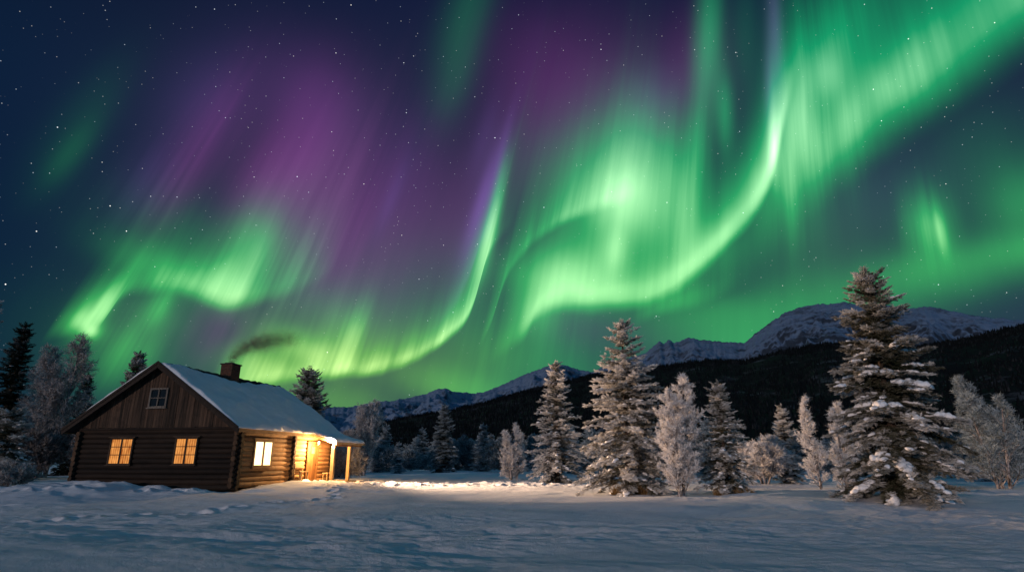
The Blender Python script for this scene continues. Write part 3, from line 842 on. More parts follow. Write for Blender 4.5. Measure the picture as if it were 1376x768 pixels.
def spruce(x, y, h, R, seed, label, cat='spruce', mat='needles', name='spruce_tree', group=None, rz=0, sink=.05, **kw):
    t = empty(name, (x, y, gz(x, y) - sink), rz)
    tag(t, label, cat, group)
    wood, (V, F, fr), sn = spruce_geo(h, R, seed, **kw)
    wood.build('trunk', M['bark'], t)
    mesh_np('crown', V, F, M[mat], t, {'frost': fr})
    if sn: tag(mesh_np('bough_snow', sn[0], sn[1], M['branch_snow'], t, smooth=True), kind='stuff')
    return t

def rime_geo(h, R, seed, stems=2, twigs=1.0, frost=.75, weep=.0, up=.75, tw=.016, tl=.30, spread=.10, levels=3, bare=.0, narrow=1.0, cone=False, stem_gap=.12):
    """a leafless tree or shrub furred with rime: tapering stems, limbs, then a mist of white twigs"""
    rs = np.random.RandomState(seed)
    wood = MB()
    tp, td, ts = [], [], []
    def branch(p, d, L, r, lv):
        n = 5
        pts = [np.array(p)]; dd = np.array(d, float)
        for k in range(n):
            dd = dd + rs.randn(3) * (.10 if lv else .05) + np.array([0, 0, (.10 * up if lv else .03) - weep * (k / n) * .35 * (lv > 0)])
            dd /= np.linalg.norm(dd)
            pts.append(pts[-1] + dd * L / n)
        if r > .004 or lv < 2:
            wood.tube(pts, [r * (1 - .8 * q) + .002 for q in np.linspace(0, 1, n + 1)], 6 if lv == 0 else 4, cap=False)
        P = np.array(pts)
        if lv >= 1:
            m = int((10 + 40 * L / (.6)) * twigs * (.6 if lv == 1 else 1.0))
            for q in range(m):
                s = (.12 + .88 * rs.rand()) * n; i = min(int(s), n - 1); w = s - i
                pp = P[i] * (1 - w) + P[i + 1] * w
                tg = P[i + 1] - P[i]; tg /= np.linalg.norm(tg)
                v = rs.randn(3); v -= tg * v.dot(tg) * .9; v /= np.linalg.norm(v)
                dv = tg * rs.uniform(.45, 1.1) + v * rs.uniform(.5, 1.0) + np.array([0, 0, .25 * up - .8 * weep])
                tp.append(pp); td.append(dv); ts.append(tl * rs.uniform(.35, 1.0) * (1.15 - .5 * s / n))
        if lv < levels - 1:
            nb = int(rs.uniform(9, 13) * (1.4 if lv == 0 else .62) * (1 + (L / 4 if lv == 0 else 0)))
            for b in range(nb):
                s0 = (.05 if cone else .16) if lv == 0 else .2
                s = (s0 + (1 - s0) * ((b + rs.rand()) / nb)) * n; i = min(int(s), n - 1); w = s - i
                pp = P[i] * (1 - w) + P[i + 1] * w
                tg = P[i + 1] - P[i]; tg /= np.linalg.norm(tg)
                v = rs.randn(3); v -= tg * v.dot(tg); v /= np.linalg.norm(v)
                an = rs.uniform(.55, .95) * narrow
                dv = tg * math.cos(an) + v * math.sin(an)
                fr = s / n
                if lv == 0:
                    ll = R * (1.15 * math.sin(math.pi * min(1, .18 + .78 * fr)) + .10) * rs.uniform(.7, 1.15)
                    if cone: ll = R * (1.12 * (1 - fr) ** .75 * min(1, .55 + 3 * fr) + .10) * rs.uniform(.75, 1.2)
                else:
                    ll = L * rs.uniform(.35, .6) * (1.1 - .5 * fr)
                branch(pp, dv, ll, max(.003, r * (1 - .75 * fr) * rs.uniform(.35, .55)), lv + 1)
    for k in range(stems):
        a = 2 * math.pi * (k + rs.rand() * .6) / max(1, stems)
        q = spread * rs.uniform(.5, 1.2) if stems > 1 else spread * .3
        d = np.array([math.cos(a) * q, math.sin(a) * q, 1.0])
        hh = h * (1 if k == 0 else rs.uniform(.72, .96))
        branch([math.cos(a) * stem_gap * (stems > 1), math.sin(a) * stem_gap * (stems > 1), -.2], d / np.linalg.norm(d), hh + .2, h * .013 + .012, 0)
    tp = np.array(tp); td = np.array(td); ts = np.array(ts); n = len(tp)
    td /= np.linalg.norm(td, axis=1, keepdims=True)
    b = np.cross(td, rs.randn(n, 3)); b /= np.linalg.norm(b, axis=1, keepdims=True) + 1e-9
    w = tw * rs.uniform(.6, 1.3, n)[:, None]
    # a kinked strip: two triangles and a side hair
    mid = tp + td * ts[:, None] * .5 + rs.randn(n, 3) * ts[:, None] * .08
    tip = mid + (td + rs.randn(n, 3) * .28 + np.array([0, 0, -weep])) * ts[:, None] * .5
    side = mid + (td + rs.randn(n, 3) * .8) * ts[:, None] * .35
    V = np.stack([tp - b * w * .5, tp + b * w * .5, mid + b * w * .6, mid - b * w * .6, tip, side], 1).reshape(-1, 3)
    i = (np.arange(n) * 6)[:, None]
    quad = np.concatenate([i, i + 1, i + 2, i + 3], 1)
    tri = np.concatenate([np.concatenate([i + 3, i + 2, i + 4], 1), np.concatenate([i + 3, i + 2, i + 5], 1)])
    f = np.clip(frost + rs.uniform(-.3, .25, n), 0, 1)
    fr = np.stack([f - .25, f - .25, f, f, f + .1, f + .1], 1).reshape(-1)
    return wood, (V, [quad, tri], np.clip(fr, 0, 1))

def rime_tree(x, y, h, R, seed, label, cat='birch', name='frosted_birch', group=None, mat='rime_twigs', **kw):
    t = empty(name, (x, y, gz(x, y) - .03))
    tag(t, label, cat, group)
    wood, (V, F, fr) = rime_geo(h, R, seed, **kw)
    wood.build('trunk', M['rime_bark'], t)
    mesh_np('crown', V, F, M[mat], t, {'frost': fr})
    return t

def copy_tree(o, parent=None):
    c = o.copy(); COL.objects.link(c)
    c.parent = parent
    for ch in list(o.children): copy_tree(ch, c)
    return c

def plant():
    # the stand to the right of the cabin, left to right
    rime_tree(.1, 42.1, 3.6, .80, 11, 'small bushy frosted birch standing alone left of the slim spruce', stems=3, spread=.10, stem_gap=.2, twigs=1.2, tl=.32, tw=.020, frost=.85, cone=True, narrow=1.0)
    spruce(2.75, 37.9, 7.3, 2.15, 3, 'slim frosted spruce with a pointed top between the bushy birch and the tallest middle spruce', frost=.62, snow=.30, step=.24, size=.36)
    spruce(5.15, 27.4, 7.6, 2.4, 8, 'broad tall frosted spruce with dry grass at its foot', frost=.60, snow=.34, step=.22, size=.35, shape=.72, dens=1.1)
    rime_tree(6.5, 24.9, 4.7, 1.22, 21, 'twin stemmed birch white with rime leaning against the broad middle spruce', stems=2, spread=.04, stem_gap=.26, twigs=1.3, tl=.25, tw=.013, up=.55, narrow=1.05, frost=.9, cone=True)
    spruce(8.75, 25.5, 4.5, 1.25, 14, 'short snow laden spruce with a bare spire right of the rime white birch', frost=.50, snow=.55, step=.21, size=.28, shape=.8, low=.10)
    spruce(13.0, 20.9, 7.9, 2.4, 31, 'largest spruce in front with heavy snow pillows on its lower boughs', frost=.32, snow=.30, step=.20, size=.37, shape=.70, dens=1.35, fvar=.20, droop=.36, big_snow=.50, low=.02)
    rime_tree(14.4, 35.6, 2.5, .85, 41, 'low round frosted shrub behind the short snow laden spruce', cat='shrub', name='frosted_shrub', stems=8, spread=.45, twigs=.9, tl=.32, tw=.018, frost=.85)
    spruce(15.9, 35.8, 4.4, 1.0, 42, 'narrow grey frosted spruce standing just right of the low round shrub', frost=.62, snow=.2, step=.24, size=.3, mat='needles')
    rime_tree(13.5, 27.4, 3.9, .80, 43, 'slim single stemmed frosted birch between the narrow grey spruce and the largest spruce', stems=1, twigs=.85, tl=.26, tw=.014, frost=.88, narrow=1.0, cone=True)
    rime_tree(14.6, 27.6, 3.7, .70, 47, 'pale frosted birch half hidden by the left side of the largest spruce', stems=2, spread=.10, stem_gap=.2, twigs=.75, tl=.26, tw=.014, frost=.85, narrow=1.0, cone=True)
    rime_tree(23.8, 30.2, 5.5, 1.6, 45, 'tall grey frosted birch at the right edge of the stand', stems=3, spread=.16, stem_gap=.4, twigs=.85, tl=.36, tw=.015, frost=.66, narrow=1.0, mat='far_needles', cone=True)
    rime_tree(21.5, 33.0, 4.0, .9, 46, 'smaller grey frosted birch behind the largest spruce on its right', stems=3, spread=.14, stem_gap=.3, twigs=.8, tl=.34, tw=.017, frost=.64, mat='far_needles', cone=True, narrow=1.0)
    # left of the cabin
    spruce(-38.3, 42.5, 12.6, 2.4, 51, 'tall dark spruce cut by the left edge with frosted lower boughs', frost=.42, snow=.35, step=.36, size=.55, droop=.36, gap=.22)
    spruce(-43.4, 52.0, 12.9, 2.4, 52, 'dark spruce with a sharp top standing behind the left edge trees', frost=.10, snow=.03, step=.42, size=.58, mat='dark_needles')
    spruce(-31.2, 38.0, 4.4, 1.9, 53, 'low spreading spruce with frosted boughs at the left edge', frost=.42, snow=.5, step=.30, size=.42, shape=.6)
    rime_tree(-34.6, 46.0, 10.3, 1.9, 54, 'large weeping frosted birch left of the cabin', stems=3, spread=.17, twigs=.45, tl=.55, tw=.015, weep=.30, frost=.45, narrow=.8)
    rime_tree(-30.0, 44.0, 4.6, 1.5, 57, 'dark lower frosted birch against the left wall of the cabin', stems=4, spread=.3, twigs=.5, tl=.5, tw=.018, weep=.2, frost=.22)
    rime_tree(-32.6, 42.5, 3.2, 1.4, 59, 'tangled frosted thicket bush under the weeping birch', cat='shrub', name='frosted_shrub', stems=6, spread=.5, twigs=.5, tl=.5, tw=.018, frost=.18)
    spruce(-38.4, 54.0, 8.7, 1.6, 55, 'small dark spruce top showing left of the cabin roof', frost=.12, snow=.03, step=.42, size=.5, mat='dark_needles')
    # behind the cabin
    spruce(-35.3, 56.0, 11.0, 2.0, 56, 'thin pine top showing over the left slope of the cabin roof', cat='pine', name='pine_tree', frost=.34, snow=.1, step=.5, size=.62, gap=.45, tipup=.9, droop=.1, low=.5, dens=.9)
    spruce(-17.6, 52.0, 8.7, 2.3, 58, 'bushy pine behind the porch end of the cabin roof', cat='pine', name='pine_tree', frost=.36, snow=.08, step=.34, size=.55, gap=.12, tipup=.9, droop=.12, low=.25, shape=.55)
    rime_tree(-12.4, 52.0, 6.0, 1.5, 61, 'grey frosted birch beside the porch with a thin leader', stems=3, spread=.14, twigs=.6, tl=.40, tw=.016, frost=.62, narrow=.8)
    rime_tree(-14.4, 50.0, 3.6, 1.1, 62, 'lower dark frosted birch seen through the porch posts', stems=4, spread=.3, twigs=.5, tl=.42, tw=.020, frost=.5)
    rime_tree(-11.6, 42.5, 1.7, .9, 63, 'rimed brushwood shrub catching the lamp light beside the porch', cat='shrub', name='frosted_shrub', stems=9, spread=.7, twigs=.6, tl=.4, tw=.020, frost=.55)
    rime_tree(-26.6, 33.0, 1.0, .7, 64, 'low frosted twigs poking out of the snow left of the gable', cat='shrub', name='frosted_shrub', stems=7, spread=.8, twigs=.5, tl=.3, tw=.02, frost=.45)

    # the far treeline: a few kinds, each tree of its own
    kinds = []
    for k, (h, R, fr) in enumerate([(5.6, 1.25, .62), (6.6, 1.35, .5), (4.6, 1.2, .7)]):
        wood, (V, F, f), sn = spruce_geo(h, R, 70 + k, frost=fr, snow=0, step=.5, size=.62, dens=.62, clump=0, tpls=SPRAYS_LOW, fvar=.25)
        wood2, = (wood,)
        o = mesh_np('distant_spruce', V, F, M['far_needles'], None, {'frost': f}); kinds.append(('s', o))
    for k, (h, R) in enumerate([(4.6, 1.6), (5.4, 1.5), (3.4, 1.5)]):
        wood, (V, F, f) = rime_geo(h, R, 80 + k, stems=4, spread=.25, twigs=.28, tl=.62, tw=.06, frost=.6, levels=3)
        o = mesh_np('distant_birch', V, F, M['far_needles'], None, {'frost': f}); kinds.append(('b', o))
    used = [False] * len(kinds)
    rs = np.random.RandomState(17)
    for i in range(300):
        k = rs.randint(0, len(kinds)); kind, src = kinds[k]
        az = rad(rs.uniform(-17, 46)); r = rs.uniform(68, 112) if i < 262 else rs.uniform(52, 66)
        if i < 262: az = rad(-17 + 63 * ((i + rs.rand()) / 262 * 1.0))
        if i >= 262: az = rad(rs.uniform(14, 46))
        if i >= 282: az = rad(rs.uniform(3, 15))
        x, y = math.sin(az) * r, math.cos(az) * r
        if -9 < x < -2 and 60 < r < 74: r += 14; x, y = math.sin(az) * r, math.cos(az) * r
        o = copy_tree(src) if used[k] else src
        used[k] = True
        o.location = (x, y, gz(x, y) - .1); o.rotation_euler = (0, 0, rs.uniform(0, 6.28))
        s = rs.uniform(.50, .88) * (1.15 if rs.rand() < .12 else 1); o.scale = (s * rs.uniform(.9, 1.15),) * 2 + (s,)
        if kind == 's': tag(o, 'small frosted spruce in the far treeline below the dark slope', 'spruce', 'frosted spruces of the far treeline')
        else: tag(o, 'small frosted birch in the far treeline below the dark slope', 'birch', 'frosted birches of the far treeline')
    spruce(-8.0, 72.0, 7.6, 1.8, 91, 'dark spruce standing taller than the frosted treeline right of the porch', frost=.30, snow=.05, step=.42, size=.55, mat='far_needles')

    # dry grass at the feet of two trees
    for (x, y, n, rr, hh, sd, lab) in [(5.25, 26.75, 900, .75, .48, 5, 'tuft of dry orange grass at the foot of the broad middle spruce'),
                                       (8.8, 25.0, 500, .6, .30, 6, 'dark dry grass under the short snow laden spruce')]:
        rs = np.random.RandomState(sd)
        a = rs.rand(n) * 6.28; r = rr * np.sqrt(rs.rand(n)) * np.array([1.0]); 
        p = np.stack([np.cos(a) * r * 1.35, np.sin(a) * r * .6, np.zeros(n) - .03], 1)
        d = np.stack([rs.randn(n) * .35, rs.randn(n) * .35, np.ones(n)], 1); L = hh * rs.uniform(.4, 1.1, n)[:, None]
        b = np.stack([np.cos(a), np.sin(a), np.zeros(n)], 1) * .012
        V = np.stack([p - b, p + b, p + d * L + rs.randn(n, 3) * .04], 1).reshape(-1, 3)
        f = np.repeat(np.clip(rs.uniform(.1, .8, n), 0, 1), 3)
        o = mesh_np('dry_grass', V, np.arange(3 * n).reshape(-1, 3), M['dry_grass_blades'], None, {'frost': f}, loc=(x, y, gz(x, y)))
        tag(o, lab, 'grass')
plant()
# ------------------------------------------------------------------ the cabin (local x runs back along the long wall, y to the left along the gable)
def build_cabin():
    rs = np.random.RandomState(12)
    cab = empty('log_cabin', (CAB[0], CAB[1], 0), math.pi / 2 - YAW)
    tag(cab, 'dark log cabin with a snow covered gable roof and glowing windows', 'cabin')
    W_, D_ = 8.6, 8.9
    RV, RZ, EZ = 4.5, 5.76, 2.60
    SL = (RZ - EZ) / 4.8
    def under(v): return RZ - SL * abs(v - RV)
    def log(mb, a, b, r, seg=12):
        a = Vector(a); b = Vector(b); n = max(2, int((b - a).length / .5))
        ph = rs.rand() * 9
        pts, rr = [], []
        for i in range(n + 1):
            q = i / n
            p = a.lerp(b, q)
            p = p + Vector((rs.randn() * .004, rs.randn() * .004, .010 * math.sin(q * 5 + ph)))
            pts.append(p); rr.append(r * (1 + .05 * math.sin(q * 4 + ph) + .02 * rs.randn()))
        mb.tube(pts, rr, seg, tint=rs.rand(), squash=(.86, 1.04))
    r = .125; st = .232
    # gable wall, long walls, back wall: round logs, crossing at the corners
    mb = MB()
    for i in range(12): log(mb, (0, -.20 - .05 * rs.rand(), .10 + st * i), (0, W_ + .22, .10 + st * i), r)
    mb.build('gable_wall', M['shaded_log'], cab, True)
    mb = MB()
    for i in range(11): log(mb, (-.04, 0, .215 + st * i), (D_ + .2, 0, .215 + st * i), r)
    mb.build('porch_wall', M['log_wood'], cab, True)
    mb = MB()
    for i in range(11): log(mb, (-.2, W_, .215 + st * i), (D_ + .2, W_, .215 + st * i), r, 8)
    mb.build('far_side_wall', M['shaded_log'], cab, True)
    mb = MB()
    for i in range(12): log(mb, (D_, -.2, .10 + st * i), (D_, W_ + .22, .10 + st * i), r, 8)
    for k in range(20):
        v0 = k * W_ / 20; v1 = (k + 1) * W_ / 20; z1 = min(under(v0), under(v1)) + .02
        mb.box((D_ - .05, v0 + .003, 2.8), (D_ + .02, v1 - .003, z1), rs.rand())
    mb.build('back_wall', M['shaded_log'], cab, True)
    # cross wall and corner log ends standing proud of the long wall
    mb = MB()
    for i in range(12):
        z = .10 + st * i; e = -.24 - .04 * rs.rand()
        log(mb, (4.58, .05, z), (4.58, e, z), r * .98, 10)
    mb.build('cross_wall_end', M['log_end'], cab, True)
    for vv in (0, W_):
        mb = MB()
        for i in range(11):
            z = .215 + st * i
            log(mb, (-.05, vv, z), (-.24 - .04 * rs.rand(), vv, z), r * .98, 10)
        mb.build('corner_log_end', M['log_end'], cab, True)
    # vertical boards of the gable
    mb = MB(); v = -.02
    while v < W_ + .05:
        w = rs.uniform(.13, .21); v1 = min(v + w, W_ + .08); x0 = -.125 - rs.uniform(0, .028)
        lo = 2.80 + rs.uniform(-.015, .015)
        a, b = under(v + .004) + .02, under(v1 - .004) + .02
        pk = RZ + .02
        if a > lo + .05 or b > lo + .05:
            a = max(a, lo + .01); b = max(b, lo + .01)
            y0, y1 = v + .004, v1 - .004
            mb.poly([(x0, y0, lo), (x0, y1, lo), (x0, y1, b), (x0, y0, a), (-.02, y0, lo), (-.02, y1, lo), (-.02, y1, b), (-.02, y0, a)],
                    [(0, 3, 2, 1), (4, 5, 6, 7), (0, 1, 5, 4), (1, 2, 6, 5), (2, 3, 7, 6), (3, 0, 4, 7)], rs.rand())
        v = v1
    mb.build('gable_boarding', M['gable_plank'], cab)
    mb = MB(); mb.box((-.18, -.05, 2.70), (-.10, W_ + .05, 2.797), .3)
    mb.build('gable_beam', M['shaded_log'], cab, bevel=.01)

    # ---- roof
    U0, U1, PU0 = -.5, 10.1, 6.4
    VE, VL, VP, PZ = -.30, 9.3, -1.65, 2.22
    th = .13
    def slab(mb, u0, u1, va, za, vb, zb, t, tint=.5):
        mb.poly([(u0, va, za), (u1, va, za), (u1, vb, zb), (u0, vb, zb), (u0, va, za + t), (u1, va, za + t), (u1, vb, zb + t), (u0, vb, zb + t)],
                [(0, 1, 2, 3), (4, 7, 6, 5), (0, 4, 5, 1), (1, 5, 6, 2), (2, 6, 7, 3), (3, 7, 4, 0)], tint)
    mb = MB(); slab(mb, U0, U1, RV, RZ, VE, EZ, th, .4); slab(mb, U0, U1, RV, RZ, VL, EZ, th, .6)
    roof = mb.build('roof', M['roof_board'], cab)
    # barge boards and eave boards
    mb = MB()
    for sg, ve in ((1, VL), (-1, VE)):
        mb = MB(); slab(mb, U0 - .045, U0 - .003, RV, RZ - .14, ve, EZ - .12, .30, rs.rand())
        b2 = MB(); slab(b2, U0 - .075, U0 - .048, RV, RZ + .06, ve, EZ + .07, .13, rs.rand())
        b3 = MB(); slab(b3, U1 + .003, U1 + .04, RV, RZ - .12, ve, EZ - .10, .28, rs.rand())
        for q in (mb, b2, b3): q.build('barge_board', M['roof_board'], roof)
    mb = MB(); mb.box((U0, VE - .035, EZ - .05), (PU0 - .01, VE - .004, EZ + .12), .6); mb.build('eave_board', M['log_wood'], roof)
    mb = MB(); mb.box((U0, VL + .004, EZ - .05), (U1, VL + .035, EZ + .12), .6); mb.build('eave_board', M['log_wood'], roof)
    mb = MB(); k = U0 + .12
    while k < U1:
        slab(mb, k, k + .09, VE + .03, EZ - .098 + .02, .30, EZ - .098 + .02 + .6 * SL, .096, rs.rand()); k += .62
    mb.build('rafter_end', M['log_wood'], roof)

    # snow lying on the roof
    def top_z(u, v):
        z = RZ + th - SL * np.abs(v - RV)
        zp = EZ + th + (v - VE) / (VP - VE) * (PZ + .08 - EZ - th)
        return np.where(v < VE, zp, z)
    def bare(u):
        return (.10 + .42 * sstep(1.4, 3.6, u) * sstep(10.2, 6.0, u) + .28 * np.exp(-((u - 4.6) / .8) ** 2)) * (1 + .5 * fbm(u * 1.4, u * 0 + 3.3, 4, .6)) + .05 * fbm(u * 5, u * 0 + 1, 2)
    def snow_sheet(name, u0, u1, va, vb, n, m, mirror=False, upper=True):
        q = np.linspace(0, 1, n); p = np.linspace(0, 1, m)
        p = np.concatenate([[0, .004, .012, .024], p[(p > .03) & (p < .97)], [.976, .988, .996, 1]]); m = len(p)
        q = np.concatenate([[0, .003, .007, .014], q[(q > .018) & (q < .982)], [.986, .993, .997, 1]]); n = len(q)
        Q, Pp = np.meshgrid(q, p, indexing='ij')
        U = u0 + (u1 - u0) * Q
        vtop = va - (bare(U) if upper else 0)
        V = vtop + (vb - vtop) * Pp
        du = np.minimum(U - u0, u1 - U); dv = vb * 0 + np.abs(V - vb); dt = np.abs(V - vtop)
        e = lambda d, w: np.sqrt(np.clip(1 - (1 - np.clip(d / w, 0, 1)) ** 2, 0, 1))
        T = .20 * (1 + .75 * fbm(U * .42, V * .75, 3) + .26 * fbm(U * 1.7, V * 1.5, 3))
        T = T * e(du, .16) * (.22 + .78 * e(dv, .16)) * (e(dt, .5) if upper else 1)
        V = V - (.07 * fbm(U * 1.5, U * 0 + 7, 4)) * (Pp > .97)
        Z = top_z(U, V) + .006 + T
        zb_ = top_z(U, V) + .004
        if mirror: V = 2 * RV - V
        top = np.stack([U.ravel(), V.ravel(), Z.ravel()], 1)
        bot = np.stack([U.ravel(), V.ravel(), zb_.ravel()], 1)
        i = np.arange(n - 1)[:, None] * m + np.arange(m - 1)[None, :]
        F = np.stack([i, i + 1, i + m + 1, i + m], -1).reshape(-1, 4)
        if not mirror: F = F[:, ::-1]
        rim = np.concatenate([np.arange(m), np.arange(1, n) * m + m - 1, (n - 1) * m + np.arange(m - 2, -1, -1), np.arange(n - 2, 0, -1) * m])
        k = len(top)
        a, b = rim, np.roll(rim, -1)
        S = np.stack([a, b, b + k, a + k], 1)
        if mirror: S = S[:, ::-1]
        return mesh_np(name, np.vstack([top, bot]), [F, S], M['snow'], roof, smooth=True)
    snow_sheet('roof_snow', U0 - .05, U1, RV, VE - .07, 220, 90)
    snow_sheet('roof_snow', U0 - .05, U1, RV, VE - .07, 90, 40, mirror=True)
    snow_sheet('porch_roof_snow', PU0 - .03, U1, VE + .06, VP - .06, 90, 40, upper=False)
    # mossy ridge the snow has slid off
    n = 90; u = np.linspace(U0 + .6, U1 - .1, n)
    hh = .05 + .06 * np.abs(fbm(u * 2.2, u * 0 + 2, 4, .6)); wv = .16 + .62 * bare(u)
    prof = [(-1.0, .0), (-.6, .55), (-.12, 1.0), (.12, 1.0), (.6, .55), (1.0, .0)]
    P = []
    for a_, b_ in prof:
        off = a_ * wv * 1.15
        P.append(np.stack([u, RV + off, RZ + th - SL * np.abs(off) + .003 + b_ * hh * (1 + .3 * np.sin(u * 9 + a_ * 3))], 1))
    V = np.stack(P, 1).reshape(-1, 3); m = len(prof)
    i = np.arange(n - 1)[:, None] * m + np.arange(m - 1)[None, :]
    F = np.stack([i, i + 1, i + m + 1, i + m], -1).reshape(-1, 4)[:, ::-1]
    mesh_np('roof_ridge', V, F, M['moss'], roof, smooth=True)

    # porch roof, beam, posts, deck
    mb = MB()
    mb.poly([(PU0, VE - .04, EZ + .0), (U1, VE - .04, EZ + .0), (U1, VP, PZ), (PU0, VP, PZ), (PU0, VE - .04, EZ + .09), (U1, VE - .04, EZ + .09), (U1, VP, PZ + .075), (PU0, VP, PZ + .075)],
            [(0, 1, 2, 3), (4, 7, 6, 5), (0, 4, 5, 1), (1, 5, 6, 2), (2, 6, 7, 3), (3, 7, 4, 0)], .7)
    mb.build('porch_roof', M['log_wood'], cab)
    mb = MB(); mb.box((PU0 - .04, VP - .03, PZ - .055), (U1 + .01, VP - .004, PZ + .085), .8)
    mb.poly([(PU0 - .035, VE - .05, EZ - .06), (PU0 - .005, VE - .05, EZ - .06), (PU0 - .005, VP - .003, PZ - .06), (PU0 - .035, VP - .003, PZ - .06), (PU0 - .035, VE - .05, EZ + .095), (PU0 - .005, VE - .05, EZ + .095), (PU0 - .005, VP - .003, PZ + .083), (PU0 - .035, VP - .003, PZ + .083)],
            [(0, 3, 2, 1), (4, 5, 6, 7), (0, 1, 5, 4), (1, 2, 6, 5), (2, 3, 7, 6), (3, 0, 4, 7)], .3)
    mb.build('porch_fascia', M['pale_post'], cab)
    mb = MB(); mb.box((PU0 + .02, -1.56, PZ - .14), (U1 - .1, -1.44, PZ + .005), .6); mb.build('porch_beam', M['log_wood'], cab, bevel=.012)
    for (pu, w) in ((6.48, .095), (8.45, .09)):
        mb = MB(); mb.box((pu - w, -1.5 - w, .17), (pu + w, -1.5 + w, PZ - .143), rs.rand()); mb.build('porch_post', M['pale_post'], cab, bevel=.015)
    mb = MB(); v = -.14
    while v > -1.66:
        mb.box((5.98, v, .115), (9.2, v - .135, .165 + rs.uniform(0, .006)), rs.rand()); v -= .142
    mb.box((5.96, -1.70, -.05), (9.22, -1.672, .15), .4); mb.box((5.945, -.14, -.05), (5.972, -1.70, .15), .35)
    mb.build('porch_deck', M['deck_plank'], cab)

    # ---- windows
    def window(plane, a0, a1, z0, z1, pane, name='window', rows=3, frame_mat='window_wood', hood=True, x0=-.118, mid=.055, bars=True, vbar=False, fw=.075, sill=True):
        """plane 'g': on the gable (faces -x); 's': on the porch wall (faces -y)"""
        def B_(mb, a, b, p, q, c, d, t):
            # a..b along the wall, p..q height, c..d outwards (negative = out)
            if plane == 'g': mb.box((c, a, p), (d, b, q), t)
            else: mb.box((a, c, p), (b, d, q), t)
        f = x0 - .075
        mb = MB()
        B_(mb, a0, a0 + fw, z0, z1, x0, f, .4); B_(mb, a1 - fw, a1, z0, z1, x0, f, .6)
        B_(mb, a0 + fw, a1 - fw, z1 - fw, z1, x0, f + .002, .3); B_(mb, a0 + fw, a1 - fw, z0, z0 + fw * .8, x0, f + .002, .5)
        if hood: B_(mb, a0 - .10, a1 + .10, z1 + .002, z1 + .055, x0 + .01, f - .045, .8)
        w = mb.build(name, M[frame_mat], cab, bevel=.006)
        mb = MB(); B_(mb, a0 + fw - .01, a1 - fw + .01, z0 + fw * .5, z1 - fw * .7, x0 - .012, x0 - .022, .5); mb.build('pane', M[pane], w)
        mb = MB(); c = (a0 + a1) / 2; s0, s1 = x0 - .026, x0 - .062
        zi0, zi1 = z0 + fw * .8, z1 - fw
        B_(mb, c - mid / 2, c + mid / 2, zi0, zi1, s0, s1 - .006, .3)
        if bars:
            for k in range(1, rows):
                z = zi0 + (zi1 - zi0) * (k / rows + (.02 if rows == 3 else 0)); B_(mb, a0 + fw, c - mid / 2, z - .017, z + .017, s0, s1, .4); B_(mb, c + mid / 2, a1 - fw, z - .017, z + .017, s0, s1, .4)
        if vbar:
            for sgn in (-1, 1):
                cc = c + sgn * (a1 - a0 - 2 * fw) / 4
                B_(mb, cc - .008, cc + .008, zi0, zi1, s0 - .002, s1 + .004, .4)
        mb.build('sash', M[frame_mat], w)
        if sill:
            mb = MB(); B_(mb, a0 - .05, a1 + .05, z0 - .05, z0 - .003, x0 + .01, f - .05, .7); mb.build('sill', M[frame_mat], w, bevel=.006)
        return w
    window('g', 5.46, 6.76, 1.10, 2.34, 'lit_curtain', mid=.075)
    window('g', 1.98, 3.20, 1.10, 2.34, 'lit_curtain', mid=.075)
    window('g', 3.98, 4.98, 3.74, 4.68, 'dark_glass', rows=2, frame_mat='attic_frame', hood=False, x0=-.155, fw=.085, mid=.06)
    window('s', 1.02, 2.66, .98, 2.28, 'lit_room', rows=1, bars=False, mid=.10, frame_mat='log_wood', fw=.12)

    # ---- door
    mb = MB(); a0, a1, z0, z1 = 5.98, 7.22, .17, 2.32
    k = a0 + .10
    while k < a1 - .12:
        mb.box((k, -.125, z0 + .02), (min(k + .155, a1 - .10), -.165 - rs.uniform(0, .006), z1 - .10), rs.rand()); k += .16
    door = mb.build('door', M['door_plank'], cab)
    mb = MB(); mb.box((a0, -.12, z0), (a0 + .095, -.20, z1), .2); mb.box((a1 - .095, -.12, z0), (a1, -.20, z1), .7); mb.box((a0 + .095, -.12, z1 - .095), (a1 - .095, -.198, z1), .5)
    mb.build('door_frame', M['door_plank'], door, bevel=.008)
    mb = MB(); mb.box((6.42, -.174, 1.66), (6.80, -.178, 2.02), .5); mb.build('door_pane', M['lit_door_pane'], door)
    mb = MB()
    for a, b, p, q in ((6.38, 6.42, 1.62, 2.06), (6.80, 6.84, 1.62, 2.06), (6.42, 6.80, 1.62, 1.66), (6.42, 6.80, 2.02, 2.06)): mb.box((a, -.172, p), (b, -.192, q), .4)
    mb.build('door_pane_frame', M['door_plank'], door)
    mb = MB(); mb.tube([(7.02, -.17, 1.12), (7.02, -.22, 1.12), (6.92, -.225, 1.12)], .013, 8); mb.build('handle', M['black_iron'], door)

    # ---- chimney
    def ring(mb, x0, x1, y0, y1, z0, z1): mb.box((x0, y0, z0), (x1, y1, z1))
    mb = MB(); mb.box((3.86, 3.66, 4.9), (4.62, 4.36, 6.43)); ch = mb.build('chimney', M['chimney_brick'], cab, bevel=.012)
    mb = MB(); mb.box((3.81, 3.61, 6.433), (4.67, 4.41, 6.50)); mb.box((3.98, 3.78, 6.503), (4.24, 4.24, 6.56)); mb.build('chimney_cap', M['soot_stone'], ch, bevel=.012)

    # ---- hanging porch lantern (a thing of its own: it hangs from the porch roof)
    lx, ly, lz = 6.14, -.74, 2.26
    wpt = lambda x, y, z: (CAB[0] + UX[0] * x + VX[0] * y, CAB[1] + UX[1] * x + VX[1] * y, z)
    lan = empty('porch_lantern', wpt(lx, ly, lz), math.pi / 2 - YAW)
    tag(lan, 'bright lantern hanging under the porch roof beside the door', 'lantern')
    mb = MB()
